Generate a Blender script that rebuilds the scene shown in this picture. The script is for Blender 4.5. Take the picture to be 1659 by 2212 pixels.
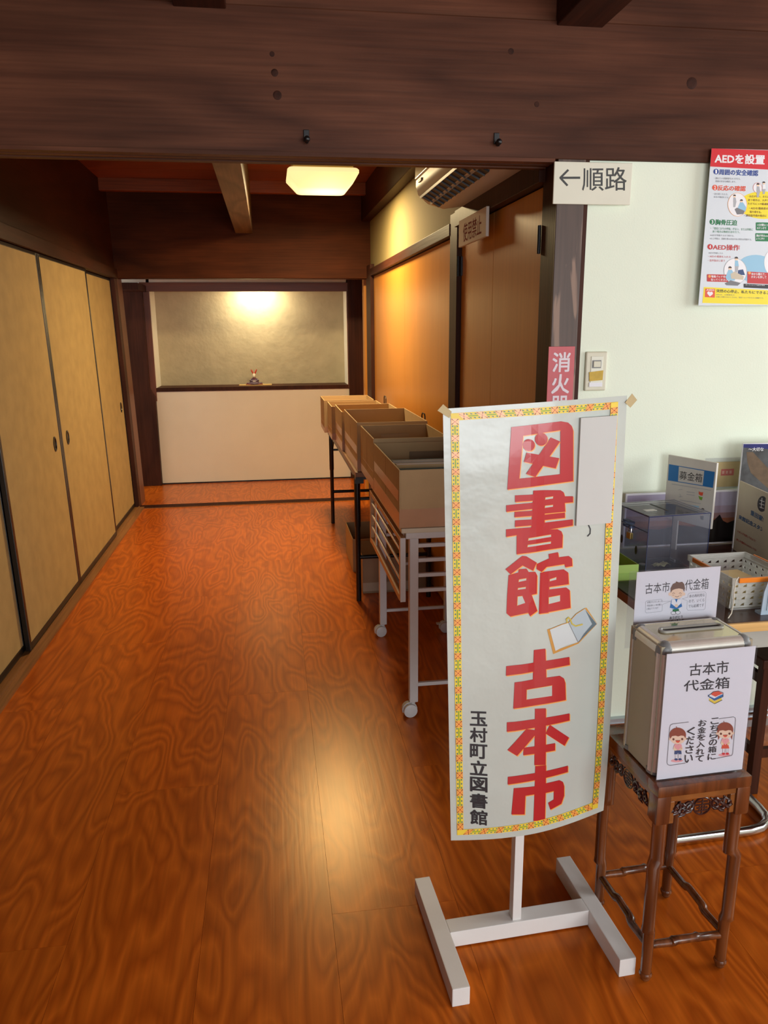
import bpy, bmesh, math, random
import numpy as np
from mathutils import Vector, Matrix

for _o in list(bpy.data.objects):
    bpy.data.objects.remove(_o, do_unlink=True)
SC = bpy.context.scene
COL = SC.collection
R = math.radians
rnd = random.Random(7)

# ------------------------------------------------------------------ camera
cd = bpy.data.cameras.new('camera')
cam = bpy.data.objects.new('camera', cd)
COL.objects.link(cam)
cd.sensor_fit = 'VERTICAL'
cd.sensor_height = 24.0
cd.sensor_width = 18.0
cd.lens = 1650.0 / 2212.0 * 24.0
cd.clip_start = 0.02
cd.clip_end = 100
cam.matrix_world = Matrix(((0.98932, 0.04122, -0.13983, 0.0),
                           (-0.14557, 0.22813, -0.96269, 0.0),
                           (-0.00778, 0.97276, 0.23169, 1.4),
                           (0, 0, 0, 1)))
SC.camera = cam

# ------------------------------------------------------------------ world and daylight
W = bpy.data.worlds.new('sky')
SC.world = W
W.use_nodes = True
bg = W.node_tree.nodes['Background']
bg.inputs[0].default_value = (0.85, 0.92, 1.0, 1)
bg.inputs[1].default_value = 0.6

def area_light(name, loc, target, sx, sy, power, color):
    l = bpy.data.lights.new(name, 'AREA')
    l.shape = 'RECTANGLE'
    l.size, l.size_y = sx, sy
    l.energy = power
    l.color = color
    o = bpy.data.objects.new(name, l)
    COL.objects.link(o)
    o.location = loc
    o.rotation_euler = (Vector(target) - Vector(loc)).to_track_quat('-Z', 'Y').to_euler()
    return o

DAY = (0.93, 0.975, 1.0)
# daylight standing in the big glazed doors of the entrance room behind the viewer
area_light('daylight_entrance_window', (1.75, -2.72, 1.25), (1.65, 0.0, 1.25), 2.4, 1.7, 96, DAY)
area_light('daylight_right_window', (3.55, 0.9, 1.6), (0.6, 1.4, 1.7), 1.6, 1.1, 40, DAY)
area_light('daylight_side_window', (-0.35, -2.72, 1.25), (-0.2, 0.0, 1.25), 0.9, 1.7, 24, DAY)
# daylight at the end of the cross passage
area_light('daylight_passage_window', (-2.9, 6.95, 1.25), (0.0, 6.95, 1.0), 0.6, 1.3, 15, (0.85, 0.93, 1.0))

SC.view_settings.view_transform = 'Standard'
SC.view_settings.look = 'None'
SC.view_settings.gamma = 1.0
SC.view_settings.use_curve_mapping = False
SC.view_settings.exposure = 0.12

# ------------------------------------------------------------------ materials
def lin(c):
    f = lambda v: v / 12.92 if v <= 0.04045 else ((v + 0.055) / 1.055) ** 2.4
    return tuple(f(v / 255.0) for v in c) + (1.0,)

MATS = {}

def new_mat(name):
    m = bpy.data.materials.new(name)
    m.use_nodes = True
    nt = m.node_tree
    return m, nt, nt.nodes['Principled BSDF']

def N(nt, typ, **kw):
    n = nt.nodes.new(typ)
    for k, v in kw.items():
        setattr(n, k, v)
    return n

def plain(name, rgb, rough=0.5, metal=0.0, var=0.06, vscale=14.0, bump=0.0, bscale=60.0, coat=0.0, spec=0.5, emit=None, es=0.0):
    """a procedural material: base colour with slight noise mottling and optional bump"""
    if name in MATS:
        return MATS[name]
    m, nt, p = new_mat(name)
    c = lin(rgb)
    if var > 0:
        tc = N(nt, 'ShaderNodeTexCoord')
        ns = N(nt, 'ShaderNodeTexNoise')
        ns.inputs['Scale'].default_value = vscale
        ns.inputs['Detail'].default_value = 3
        nt.links.new(tc.outputs['Object'], ns.inputs['Vector'])
        rp = N(nt, 'ShaderNodeValToRGB')
        rp.color_ramp.elements[0].position = 0.3
        rp.color_ramp.elements[1].position = 0.7
        rp.color_ramp.elements[0].color = tuple(v * (1 - var) for v in c[:3]) + (1,)
        rp.color_ramp.elements[1].color = tuple(min(1, v * (1 + var)) for v in c[:3]) + (1,)
        nt.links.new(ns.outputs['Fac'], rp.inputs['Fac'])
        nt.links.new(rp.outputs['Color'], p.inputs['Base Color'])
        if bump > 0:
            n2 = N(nt, 'ShaderNodeTexNoise')
            n2.inputs['Scale'].default_value = bscale
            n2.inputs['Detail'].default_value = 4
            nt.links.new(tc.outputs['Object'], n2.inputs['Vector'])
            b = N(nt, 'ShaderNodeBump')
            b.inputs['Strength'].default_value = bump
            b.inputs['Distance'].default_value = 0.01
            nt.links.new(n2.outputs['Fac'], b.inputs['Height'])
            nt.links.new(b.outputs['Normal'], p.inputs['Normal'])
    else:
        p.inputs['Base Color'].default_value = c
    p.inputs['Roughness'].default_value = rough
    p.inputs['Metallic'].default_value = metal
    p.inputs['Specular IOR Level'].default_value = spec
    if coat:
        p.inputs['Coat Weight'].default_value = coat
        p.inputs['Coat Roughness'].default_value = 0.08
    if emit:
        p.inputs['Emission Color'].default_value = lin(emit)
        p.inputs['Emission Strength'].default_value = es
    MATS[name] = m
    return m

def wood(name, cols, axis=1, scale=2.2, stretch=0.18, rings=9.0, rough=0.35, coat=0.0, blotch=0.0, fibre=0.25, bump=0.08, ringmix=0.7, streak=None, spec=0.5):
    """contour-figured wood: rings are level lines of a noise field stretched along the grain axis"""
    if name in MATS:
        return MATS[name]
    m, nt, p = new_mat(name)
    tc = N(nt, 'ShaderNodeTexCoord')
    oi = N(nt, 'ShaderNodeObjectInfo')
    mp = N(nt, 'ShaderNodeMapping')
    sc = [1.0, 1.0, 1.0]
    sc[axis] = stretch
    mp.inputs['Scale'].default_value = sc
    nt.links.new(tc.outputs['Object'], mp.inputs['Vector'])
    mu = N(nt, 'ShaderNodeMath', operation='MULTIPLY')
    mu.inputs[1].default_value = 37.0
    nt.links.new(oi.outputs['Random'], mu.inputs[0])
    n1 = N(nt, 'ShaderNodeTexNoise', noise_dimensions='4D')
    n1.inputs['Scale'].default_value = scale
    n1.inputs['Detail'].default_value = 2.5
    n1.inputs['Roughness'].default_value = 0.42
    n1.inputs['Distortion'].default_value = 0.35
    nt.links.new(mp.outputs[0], n1.inputs['Vector'])
    nt.links.new(mu.outputs[0], n1.inputs['W'])
    k = N(nt, 'ShaderNodeMath', operation='MULTIPLY')
    k.inputs[1].default_value = rings
    nt.links.new(n1.outputs['Fac'], k.inputs[0])
    fr = N(nt, 'ShaderNodeMath', operation='FRACT')
    nt.links.new(k.outputs[0], fr.inputs[0])
    rp = N(nt, 'ShaderNodeValToRGB')
    el = rp.color_ramp.elements
    el[0].position = 0.0
    el[0].color = lin(cols[0])
    el[1].position = 0.55
    el[1].color = lin(cols[1])
    e = el.new(0.88)
    e.color = lin(cols[2])
    e2 = el.new(1.0)
    e2.color = lin(cols[0])
    nt.links.new(fr.outputs[0], rp.inputs['Fac'])
    base = N(nt, 'ShaderNodeMixRGB', blend_type='MIX')
    base.inputs['Fac'].default_value = ringmix
    base.inputs['Color1'].default_value = lin(cols[1])
    nt.links.new(rp.outputs['Color'], base.inputs['Color2'])
    # fine fibre
    mp2 = N(nt, 'ShaderNodeMapping')
    s2 = [90.0, 90.0, 90.0]
    s2[axis] = 3.0
    mp2.inputs['Scale'].default_value = s2
    nt.links.new(tc.outputs['Object'], mp2.inputs['Vector'])
    n2 = N(nt, 'ShaderNodeTexNoise')
    n2.inputs['Scale'].default_value = 1.0
    n2.inputs['Detail'].default_value = 2
    nt.links.new(mp2.outputs[0], n2.inputs['Vector'])
    r2 = N(nt, 'ShaderNodeMapRange')
    r2.inputs['From Min'].default_value = 0.3
    r2.inputs['From Max'].default_value = 0.7
    r2.inputs['To Min'].default_value = 1 - fibre
    r2.inputs['To Max'].default_value = 1 + fibre
    nt.links.new(n2.outputs['Fac'], r2.inputs['Value'])
    ml = N(nt, 'ShaderNodeVectorMath', operation='MULTIPLY')
    nt.links.new(base.outputs[0], ml.inputs[0])
    nt.links.new(r2.outputs[0], ml.inputs[1])
    out = ml.outputs[0]
    if blotch > 0:
        n3 = N(nt, 'ShaderNodeTexNoise', noise_dimensions='4D')
        n3.inputs['Scale'].default_value = 1.6
        n3.inputs['Detail'].default_value = 4
        nt.links.new(mu.outputs[0], n3.inputs['W'])
        mp3 = N(nt, 'ShaderNodeMapping')
        s3 = [1.6, 1.6, 1.6]
        s3[axis] = 0.7
        mp3.inputs['Scale'].default_value = s3
        nt.links.new(tc.outputs['Object'], mp3.inputs['Vector'])
        nt.links.new(mp3.outputs[0], n3.inputs['Vector'])
        r3 = N(nt, 'ShaderNodeMapRange')
        r3.inputs['From Min'].default_value = 0.3
        r3.inputs['From Max'].default_value = 0.7
        r3.inputs['To Min'].default_value = 1 - blotch
        r3.inputs['To Max'].default_value = 1 + blotch
        nt.links.new(n3.outputs['Fac'], r3.inputs['Value'])
        m3 = N(nt, 'ShaderNodeVectorMath', operation='MULTIPLY')
        nt.links.new(out, m3.inputs[0])
        nt.links.new(r3.outputs[0], m3.inputs[1])
        out = m3.outputs[0]
    if streak:
        # pale or red streaks running with the grain
        mp4 = N(nt, 'ShaderNodeMapping')
        s4 = [streak[1]] * 3
        s4[axis] = streak[1] * 0.12
        mp4.inputs['Scale'].default_value = s4
        nt.links.new(tc.outputs['Object'], mp4.inputs['Vector'])
        n4 = N(nt, 'ShaderNodeTexNoise')
        n4.inputs['Scale'].default_value = 1.0
        n4.inputs['Detail'].default_value = 3
        n4.inputs['Distortion'].default_value = 0.8
        nt.links.new(mp4.outputs[0], n4.inputs['Vector'])
        r4 = N(nt, 'ShaderNodeMapRange')
        r4.inputs['From Min'].default_value = streak[2]
        r4.inputs['From Max'].default_value = streak[3]
        nt.links.new(n4.outputs['Fac'], r4.inputs['Value'])
        x4 = N(nt, 'ShaderNodeMixRGB')
        nt.links.new(r4.outputs[0], x4.inputs['Fac'])
        nt.links.new(out, x4.inputs['Color1'])
        x4.inputs['Color2'].default_value = lin(streak[0])
        out = x4.outputs[0]
    nt.links.new(out, p.inputs['Base Color'])
    p.inputs['Roughness'].default_value = rough
    p.inputs['Specular IOR Level'].default_value = spec
    if coat:
        p.inputs['Coat Weight'].default_value = coat
        p.inputs['Coat Roughness'].default_value = 0.22
    if bump > 0:
        b = N(nt, 'ShaderNodeBump')
        b.inputs['Strength'].default_value = bump
        b.inputs['Distance'].default_value = 0.004
        nt.links.new(n2.outputs['Fac'], b.inputs['Height'])
        nt.links.new(b.outputs['Normal'], p.inputs['Normal'])
    MATS[name] = m
    return m

def clear(name, tint=(248, 248, 250), gloss=0.12, rough=0.05, alpha=0.1, body=(220, 225, 230)):
    """thin clear plastic sheet: mostly see-through with a fresnel sheen and a little body colour"""
    if name in MATS:
        return MATS[name]
    m = bpy.data.materials.new(name)
    m.use_nodes = True
    nt = m.node_tree
    nt.nodes.clear()
    o = N(nt, 'ShaderNodeOutputMaterial')
    t = N(nt, 'ShaderNodeBsdfTransparent')
    t.inputs[0].default_value = lin(tint)
    g = N(nt, 'ShaderNodeBsdfGlossy')
    g.inputs['Roughness'].default_value = rough
    d = N(nt, 'ShaderNodeBsdfDiffuse')
    d.inputs[0].default_value = lin(body)
    tr = N(nt, 'ShaderNodeBsdfTranslucent')
    tr.inputs[0].default_value = lin(body)
    dt = N(nt, 'ShaderNodeMixShader')
    dt.inputs[0].default_value = 0.4
    nt.links.new(d.outputs[0], dt.inputs[1])
    nt.links.new(tr.outputs[0], dt.inputs[2])
    a = N(nt, 'ShaderNodeMixShader')
    ns = N(nt, 'ShaderNodeTexNoise')
    ns.inputs['Scale'].default_value = 9
    mr = N(nt, 'ShaderNodeMapRange')
    mr.inputs['To Min'].default_value = alpha * 0.7
    mr.inputs['To Max'].default_value = alpha * 1.3
    nt.links.new(ns.outputs['Fac'], mr.inputs['Value'])
    nt.links.new(mr.outputs[0], a.inputs[0])
    nt.links.new(t.outputs[0], a.inputs[1])
    nt.links.new(dt.outputs[0], a.inputs[2])
    f = N(nt, 'ShaderNodeLayerWeight')
    f.inputs['Blend'].default_value = gloss
    mx = N(nt, 'ShaderNodeMixShader')
    nt.links.new(f.outputs['Fresnel'], mx.inputs[0])
    nt.links.new(a.outputs[0], mx.inputs[1])
    nt.links.new(g.outputs[0], mx.inputs[2])
    nt.links.new(mx.outputs[0], o.inputs[0])
    MATS[name] = m
    return m

M_FLOOR = wood('orange stained plywood', [(136, 54, 8), (198, 100, 26), (154, 66, 12)], axis=1, scale=5.0, stretch=0.3, rings=17.0, rough=0.29, coat=0.0, fibre=0.12, bump=0.03, ringmix=0.6, blotch=0.10, spec=0.42)
MATS['orange stained plywood'].node_tree.nodes['Principled BSDF'].inputs['Specular Tint'].default_value = (1.0, 0.62, 0.12, 1)
M_BEAM = wood('dark brown beam timber', [(46, 22, 14), (98, 59, 41), (62, 33, 22)], axis=0, scale=3.4, stretch=0.16, rings=9.0, rough=0.5, fibre=0.18, blotch=0.5, ringmix=0.5, spec=0.15, bump=0.1)
M_FARBEAM = wood('shade darkened beam timber', [(48, 23, 11), (80, 41, 20), (56, 28, 14)], axis=0, scale=2.4, stretch=0.2, rings=8.0, rough=0.55, fibre=0.15, blotch=0.5, ringmix=0.5, bump=0.1, spec=0.08)  # the dimness around the far beam is put into this darker timber colour
M_BEAMY = wood('dark brown side timber', [(42, 19, 12), (64, 32, 19), (46, 22, 13)], axis=1, scale=2.6, stretch=0.22, rings=9.0, rough=0.5, fibre=0.18, blotch=0.35, ringmix=0.5, bump=0.1, spec=0.2)
M_POST = wood('dark brown post timber', [(50, 26, 18), (70, 38, 26), (56, 30, 20)], axis=2, scale=3.0, stretch=0.2, rings=8.0, rough=0.5, fibre=0.2, blotch=0.3, ringmix=0.6, bump=0.1, spec=0.15)
M_POSTGREY = wood('streaked weathered post', [(62, 46, 38), (84, 66, 56), (66, 50, 42)], axis=2, scale=3.0, stretch=0.18, rings=6.0, rough=0.5, fibre=0.15, blotch=0.2, ringmix=0.5, bump=0.05, streak=((140, 112, 94), 26.0, 0.57, 0.64))
M_JOIST = wood('pale grey planed joist', [(76, 60, 48), (116, 98, 80), (88, 72, 58)], axis=1, scale=5.0, stretch=0.14, rings=8.0, rough=0.55, fibre=0.15, ringmix=0.7)
M_CEIL = wood('red brown ceiling boards', [(104, 50, 21), (138, 72, 33), (114, 56, 24)], axis=0, scale=2.0, stretch=0.2, rings=7.0, rough=0.4, fibre=0.2, blotch=0.25, ringmix=0.5)
M_VENEER = wood('orange brown veneer', [(188, 122, 44), (202, 134, 52), (192, 126, 46)], axis=2, scale=2.2, stretch=0.12, rings=5.0, rough=0.34, fibre=0.05, ringmix=0.35, bump=0.02)
M_RED = wood('reddish rail timber', [(88, 44, 20), (112, 60, 30), (94, 48, 22)], axis=0, scale=3.0, stretch=0.15, rings=6.0, rough=0.4, fibre=0.15, ringmix=0.5)
M_REDZ = wood('reddish stud timber', [(88, 44, 20), (112, 60, 30), (94, 48, 22)], axis=2, scale=3.0, stretch=0.15, rings=6.0, rough=0.4, fibre=0.15, ringmix=0.5)
M_SILL = wood('worn sill timber', [(120, 78, 40), (150, 102, 58), (128, 84, 46)], axis=1, scale=3.0, stretch=0.1, rings=6.0, rough=0.45, fibre=0.2, ringmix=0.5)
M_PLASTER = plain('white wall plaster', (234, 242, 222), rough=0.85, var=0.02, vscale=3, bump=0.08, bscale=180)
M_CREAM = plain('cream plaster', (232, 226, 212), rough=0.85, var=0.03, vscale=3, bump=0.08, bscale=150)
M_BAND = plain('dull yellow band plaster', (140, 124, 80), rough=0.85, var=0.03, vscale=3, bump=0.08, bscale=150)  # darker and yellower than the cream plaster
M_NICHE = plain('grey beige trowelled plaster', (188, 176, 148), rough=0.7, var=0.07, vscale=9, bump=0.3, bscale=22)
M_FUSUMA = plain('beige mottled fusuma paper', (176, 152, 100), rough=0.75, var=0.08, vscale=11, bump=0.06, bscale=40)
M_LACQ = plain('black lacquer', (16, 13, 12), rough=0.3, var=0.2, vscale=30)
M_BLACK = plain('black painted steel', (18, 17, 18), rough=0.35, var=0.1, vscale=20)
M_DARKMETAL = plain('dark metal', (52, 52, 54), rough=0.35, metal=0.7, var=0.08)
M_WHITE = plain('white lacquered wood', (226, 224, 220), rough=0.45, var=0.03, vscale=8, bump=0.03, bscale=90)
M_WHITESTEEL = plain('white coated steel', (208, 206, 206), rough=0.38, var=0.02)
M_PLASTIC = plain('white plastic', (214, 216, 218), rough=0.35, var=0.02)
M_PAPER = plain('white paper', (232, 232, 236), rough=0.6, var=0.01, vscale=3)
M_CARD = plain('brown cardboard', (184, 154, 112), rough=0.8, var=0.05, vscale=10, bump=0.04, bscale=120)
M_CARDIN = plain('cardboard inside', (174, 144, 100), rough=0.85, var=0.05, vscale=10)
M_TAPE = plain('brown packing tape', (188, 142, 108), rough=0.28, var=0.04, vscale=20)
M_MASK = plain('tan masking tape', (196, 176, 128), rough=0.6, var=0.05, vscale=40)
M_CHROME = plain('chrome tube', (205, 205, 208), rough=0.16, metal=1.0, var=0.03)
M_ALU = plain('brushed champagne aluminium', (214, 211, 202), rough=0.36, metal=0.5, var=0.04, vscale=50)
M_ALUSIDE = plain('champagne painted steel', (166, 158, 136), rough=0.42, metal=0.2, var=0.03)
M_GREYPL = plain('grey plastic corner', (120, 122, 122), rough=0.4, var=0.03)
M_ROSE = wood('polished rosewood', [(58, 26, 14), (112, 62, 30), (68, 32, 17)], axis=2, scale=9.0, stretch=0.15, rings=6.0, rough=0.24, coat=0.6, fibre=0.3, ringmix=0.75, bump=0.04, blotch=0.3)
M_CARVE = plain('carved dark rosewood', (50, 22, 20), rough=0.28, var=0.25, vscale=30, coat=0.5)
M_CARVELT = plain('worn light rosewood edge', (128, 78, 36), rough=0.3, var=0.25, vscale=25, coat=0.4)
M_TABTOP = plain('dark brown table laminate', (64, 36, 28), rough=0.3, var=0.12, vscale=10, coat=0.2)
M_TABEDGE = wood('light ply table edge', [(196, 150, 84), (222, 180, 112), (202, 158, 90)], axis=0, scale=8.0, stretch=0.05, rings=6, rough=0.5, fibre=0.2, ringmix=0.6)
M_APRON = plain('grey steel apron', (168, 170, 162), rough=0.5, var=0.03)
M_RED_INK = plain('red ink', (188, 40, 46), rough=0.32, var=0.0, coat=0.4)
M_ORANGE_INK = plain('orange ink', (248, 170, 84), rough=0.32, var=0.0, coat=0.4)
M_BLACK_INK = plain('black ink', (38, 37, 42), rough=0.5, var=0.0)
M_GREY_INK = plain('grey ink', (120, 120, 124), rough=0.5, var=0.0)
M_LGREY_INK = plain('light grey ink', (176, 178, 182), rough=0.5, var=0.0)
M_YEL_INK = plain('yellow ink', (244, 214, 70), rough=0.4, var=0.0)
M_YELLOW2 = plain('bright yellow ink', (246, 226, 40), rough=0.4, var=0.0)
M_TEAL_INK = plain('teal ink', (50, 120, 140), rough=0.4, var=0.0)
M_LEAF_INK = plain('leaf green ink', (120, 172, 50), rough=0.4, var=0.0)
M_BROWN_INK = plain('brown ink', (110, 52, 34), rough=0.4, var=0.0)
M_BLUE_INK = plain('blue ink', (40, 70, 150), rough=0.4, var=0.0)
M_CYAN_INK = plain('strong blue ink', (24, 112, 180), rough=0.4, var=0.0)
M_SKY_INK = plain('pale blue ink', (150, 198, 224), rough=0.4, var=0.0)
M_GREEN_INK = plain('green ink', (16, 120, 66), rough=0.4, var=0.0)
M_VERM_INK = plain('vermilion ink', (228, 88, 58), rough=0.4, var=0.0)
M_CRIM_INK = plain('crimson ink', (214, 32, 44), rough=0.4, var=0.0)
M_WHITE_INK = plain('white ink', (240, 240, 242), rough=0.4, var=0.0)
M_SKIN_INK = plain('skin tone ink', (246, 214, 184), rough=0.5, var=0.0)
M_HAIR_INK = plain('auburn ink', (150, 66, 34), rough=0.5, var=0.0)
M_PINK_INK = plain('pink ink', (240, 168, 168), rough=0.5, var=0.0)
M_CREAM_INK = plain('cream ink', (244, 226, 170), rough=0.5, var=0.0)
M_NAVY_INK = plain('navy ink', (44, 72, 120), rough=0.5, var=0.0)
M_FADED_RED = plain('faded red sign', (196, 84, 90), rough=0.45, var=0.03)

# ------------------------------------------------------------------ mesh helpers
class MB:
    """collects boxes, prisms, tubes and lathes into one mesh"""
    def __init__(s):
        s.v = []; s.f = []; s.mi = []
    def add(s, vs, fs, mi=0):
        b = len(s.v)
        s.v += [tuple(v) for v in vs]
        s.f += [tuple(b + i for i in f) for f in fs]
        s.mi += [mi] * len(fs)
        return s
    def box(s, x0, x1, y0, y1, z0, z1, mi=0, bev=0.0):
        if bev <= 0:
            vs = [(x, y, z) for z in (z0, z1) for y in (y0, y1) for x in (x0, x1)]
            return s.add(vs, [(0, 2, 3, 1), (4, 5, 7, 6), (0, 1, 5, 4), (2, 6, 7, 3), (0, 4, 6, 2), (1, 3, 7, 5)], mi)
        bm = bmesh.new()
        bmesh.ops.create_cube(bm, size=1)
        for v in bm.verts:
            v.co = Vector(((x0 + x1) / 2 + v.co.x * (x1 - x0), (y0 + y1) / 2 + v.co.y * (y1 - y0), (z0 + z1) / 2 + v.co.z * (z1 - z0)))
        bmesh.ops.bevel(bm, geom=bm.edges[:], offset=bev, segments=2, profile=0.7, affect='EDGES')
        bm.verts.index_update()
        s.add([v.co[:] for v in bm.verts], [[v.index for v in f.verts] for f in bm.faces], mi)
        bm.free()
        return s
    def quadprism(s, pts, n, mi=0):
        """extrude a planar polygon pts by vector n"""
        k = len(pts)
        n = Vector(n)
        vs = [Vector(p) for p in pts] + [Vector(p) + n for p in pts]
        fs = [tuple(range(k))[::-1], tuple(range(k, 2 * k))] + [(i, (i + 1) % k, k + (i + 1) % k, k + i) for i in range(k)]
        return s.add(vs, fs, mi)
    def bar(s, a, b, w, h, up=(0, 0, 1), mi=0):
        a = Vector(a); b = Vector(b)
        d = (b - a).normalized()
        u = Vector(up)
        x = d.cross(u)
        if x.length < 1e-5:
            x = d.cross(Vector((1, 0, 0)))
        x.normalize()
        y = x.cross(d)
        ps = [a + x * (i * w / 2) + y * (j * h / 2) for i, j in ((-1, -1), (1, -1), (1, 1), (-1, 1))]
        return s.quadprism(ps, b - a, mi)
    def tube(s, pts, r, n=10, mi=0, closed=False):
        pts = [Vector(p) for p in pts]
        rs = r if isinstance(r, (list, tuple)) else [r] * len(pts)
        k = len(pts)
        rings = []
        prev = None
        for i, p in enumerate(pts):
            if closed:
                d = pts[(i + 1) % k] - pts[i - 1]
            else:
                d = pts[min(i + 1, k - 1)] - pts[max(i - 1, 0)]
            d.normalize()
            if prev is None:
                x = d.orthogonal().normalized()
            else:
                x = (prev - d * prev.dot(d))
                if x.length < 1e-6:
                    x = d.orthogonal()
                x.normalize()
            prev = x
            y = d.cross(x)
            rings.append([p + (x * math.cos(2 * math.pi * j / n) + y * math.sin(2 * math.pi * j / n)) * rs[i] for j in range(n)])
        vs = [v for ring in rings for v in ring]
        fs = []
        m = k if closed else k - 1
        for i in range(m):
            i2 = (i + 1) % k
            for j in range(n):
                j2 = (j + 1) % n
                fs.append((i * n + j, i * n + j2, i2 * n + j2, i2 * n + j))
        if not closed:
            fs.append(tuple(range(n))[::-1])
            fs.append(tuple((k - 1) * n + j for j in range(n)))
        return s.add(vs, fs, mi)
    def lathe(s, prof, c=(0, 0, 0), n=16, axis='z', mi=0):
        """prof: list of (radius, height)"""
        vs = []
        for r_, h in prof:
            for j in range(n):
                a = 2 * math.pi * j / n
                q = (r_ * math.cos(a), r_ * math.sin(a), h)
                if axis == 'x': q = (q[2], q[0], q[1])
                if axis == 'y': q = (q[0], q[2], q[1])
                vs.append((q[0] + c[0], q[1] + c[1], q[2] + c[2]))
        k = len(prof)
        fs = [(i * n + j, i * n + (j + 1) % n, (i + 1) * n + (j + 1) % n, (i + 1) * n + j) for i in range(k - 1) for j in range(n)]
        fs.append(tuple(range(n))[::-1])
        fs.append(tuple((k - 1) * n + j for j in range(n)))
        return s.add(vs, fs, mi)
    def ball(s, c, rx, ry=None, rz=None, n=12, m=8, mi=0):
        ry = ry or rx; rz = rz or rx
        vs = [(c[0], c[1], c[2] - rz)]
        for i in range(1, m):
            t = math.pi * i / m - math.pi / 2
            for j in range(n):
                a = 2 * math.pi * j / n
                vs.append((c[0] + rx * math.cos(t) * math.cos(a), c[1] + ry * math.cos(t) * math.sin(a), c[2] + rz * math.sin(t)))
        vs.append((c[0], c[1], c[2] + rz))
        fs = [(0, 1 + (j + 1) % n, 1 + j) for j in range(n)]
        for i in range(m - 2):
            for j in range(n):
                fs.append((1 + i * n + j, 1 + i * n + (j + 1) % n, 1 + (i + 1) * n + (j + 1) % n, 1 + (i + 1) * n + j))
        l = len(vs) - 1
        fs += [(l, 1 + (m - 2) * n + j, 1 + (m - 2) * n + (j + 1) % n) for j in range(n)]
        return s.add(vs, fs, mi)
    def mesh(s, name, mats, smooth=False, ang=40):
        me = bpy.data.meshes.new(name)
        me.from_pydata(s.v, [], s.f)
        if not isinstance(mats, (list, tuple)):
            mats = [mats]
        for m in mats:
            me.materials.append(m)
        if len(mats) > 1:
            me.polygons.foreach_set('material_index', s.mi)
        bm = bmesh.new()
        bm.from_mesh(me)
        bmesh.ops.recalc_face_normals(bm, faces=bm.faces[:])
        bm.to_mesh(me)
        bm.free()
        if smooth:
            me.polygons.foreach_set('use_smooth', [True] * len(me.polygons))
            me.set_sharp_from_angle(angle=R(ang))
        me.update()
        return me
    def build(s, name, mats, parent=None, smooth=False, bevel=0.0, loc=None, rot=None, ang=40):
        o = bpy.data.objects.new(name, s.mesh(name, mats, smooth, ang))
        COL.objects.link(o)
        if parent is not None:
            o.parent = parent
        if loc: o.location = loc
        if rot: o.rotation_euler = rot
        if bevel > 0:
            b = o.modifiers.new('edge', 'BEVEL')
            b.width = bevel; b.segments = 2; b.limit_method = 'ANGLE'; b.angle_limit = R(50)
        return o

def tag(o, label=None, cat=None, group=None, kind=None):
    if label: o['label'] = label
    if cat: o['category'] = cat
    if group: o['group'] = group
    if kind: o['kind'] = kind
    return o

def thing(name, label, cat, loc=(0, 0, 0), rot=(0, 0, 0), group=None, kind=None):
    o = bpy.data.objects.new(name, None)
    o.empty_display_size = 0.05
    COL.objects.link(o)
    o.location = loc
    o.rotation_euler = rot
    return tag(o, label, cat, group, kind)

def copy_tree(o, parent=None):
    c = o.copy()
    COL.objects.link(c)
    c.parent = parent
    for ch in list(o.children):
        copy_tree(ch, c)
    return c

def kids(name, mesh, spots, parent):
    """copies of one shared mesh as parts of a thing"""
    out = []
    for p in spots:
        o = bpy.data.objects.new(name, mesh)
        COL.objects.link(o)
        o.parent = parent
        o.location = p
        out.append(o)
    return out

# ------------------------------------------------------------------ flat print on signs
_tcache = {}
def glyphs(text, bold):
    key = (text, bold)
    if key in _tcache:
        return _tcache[key]
    c = bpy.data.curves.new('lettering', 'FONT')
    c.body = text
    c.resolution_u = 2
    o = bpy.data.objects.new('lettering', c)
    COL.objects.link(o)
    dg = bpy.context.evaluated_depsgraph_get()
    me = bpy.data.meshes.new_from_object(o.evaluated_get(dg))
    v0 = [(v.co.x, v.co.y) for v in me.vertices]
    f0 = [tuple(p.vertices) for p in me.polygons]
    if bold > 0:   # heavier strokes: the same outline overprinted with small shifts
        vs = []; fs = []
        for dx, dy in ((-1, -1), (1, -1), (1, 1), (-1, 1), (0, 0)):
            b = len(vs)
            vs += [(x + dx * bold * 0.75, y + dy * bold * 0.75) for x, y in v0]
            fs += [tuple(b + i for i in f) for f in f0]
    else:
        vs, fs = v0, f0
    bpy.data.objects.remove(o)
    bpy.data.curves.remove(c)
    bpy.data.meshes.remove(me)
    _tcache[key] = (vs, fs)
    return vs, fs

def homography(src, dst):
    A = []
    for (x, y), (u, v) in zip(src, dst):
        A.append([x, y, 1, 0, 0, 0, -u * x, -u * y, -u])
        A.append([0, 0, 0, x, y, 1, -v * x, -v * y, -v])
    _, _, V = np.linalg.svd(np.array(A, float))
    return V[-1].reshape(3, 3)

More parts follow.
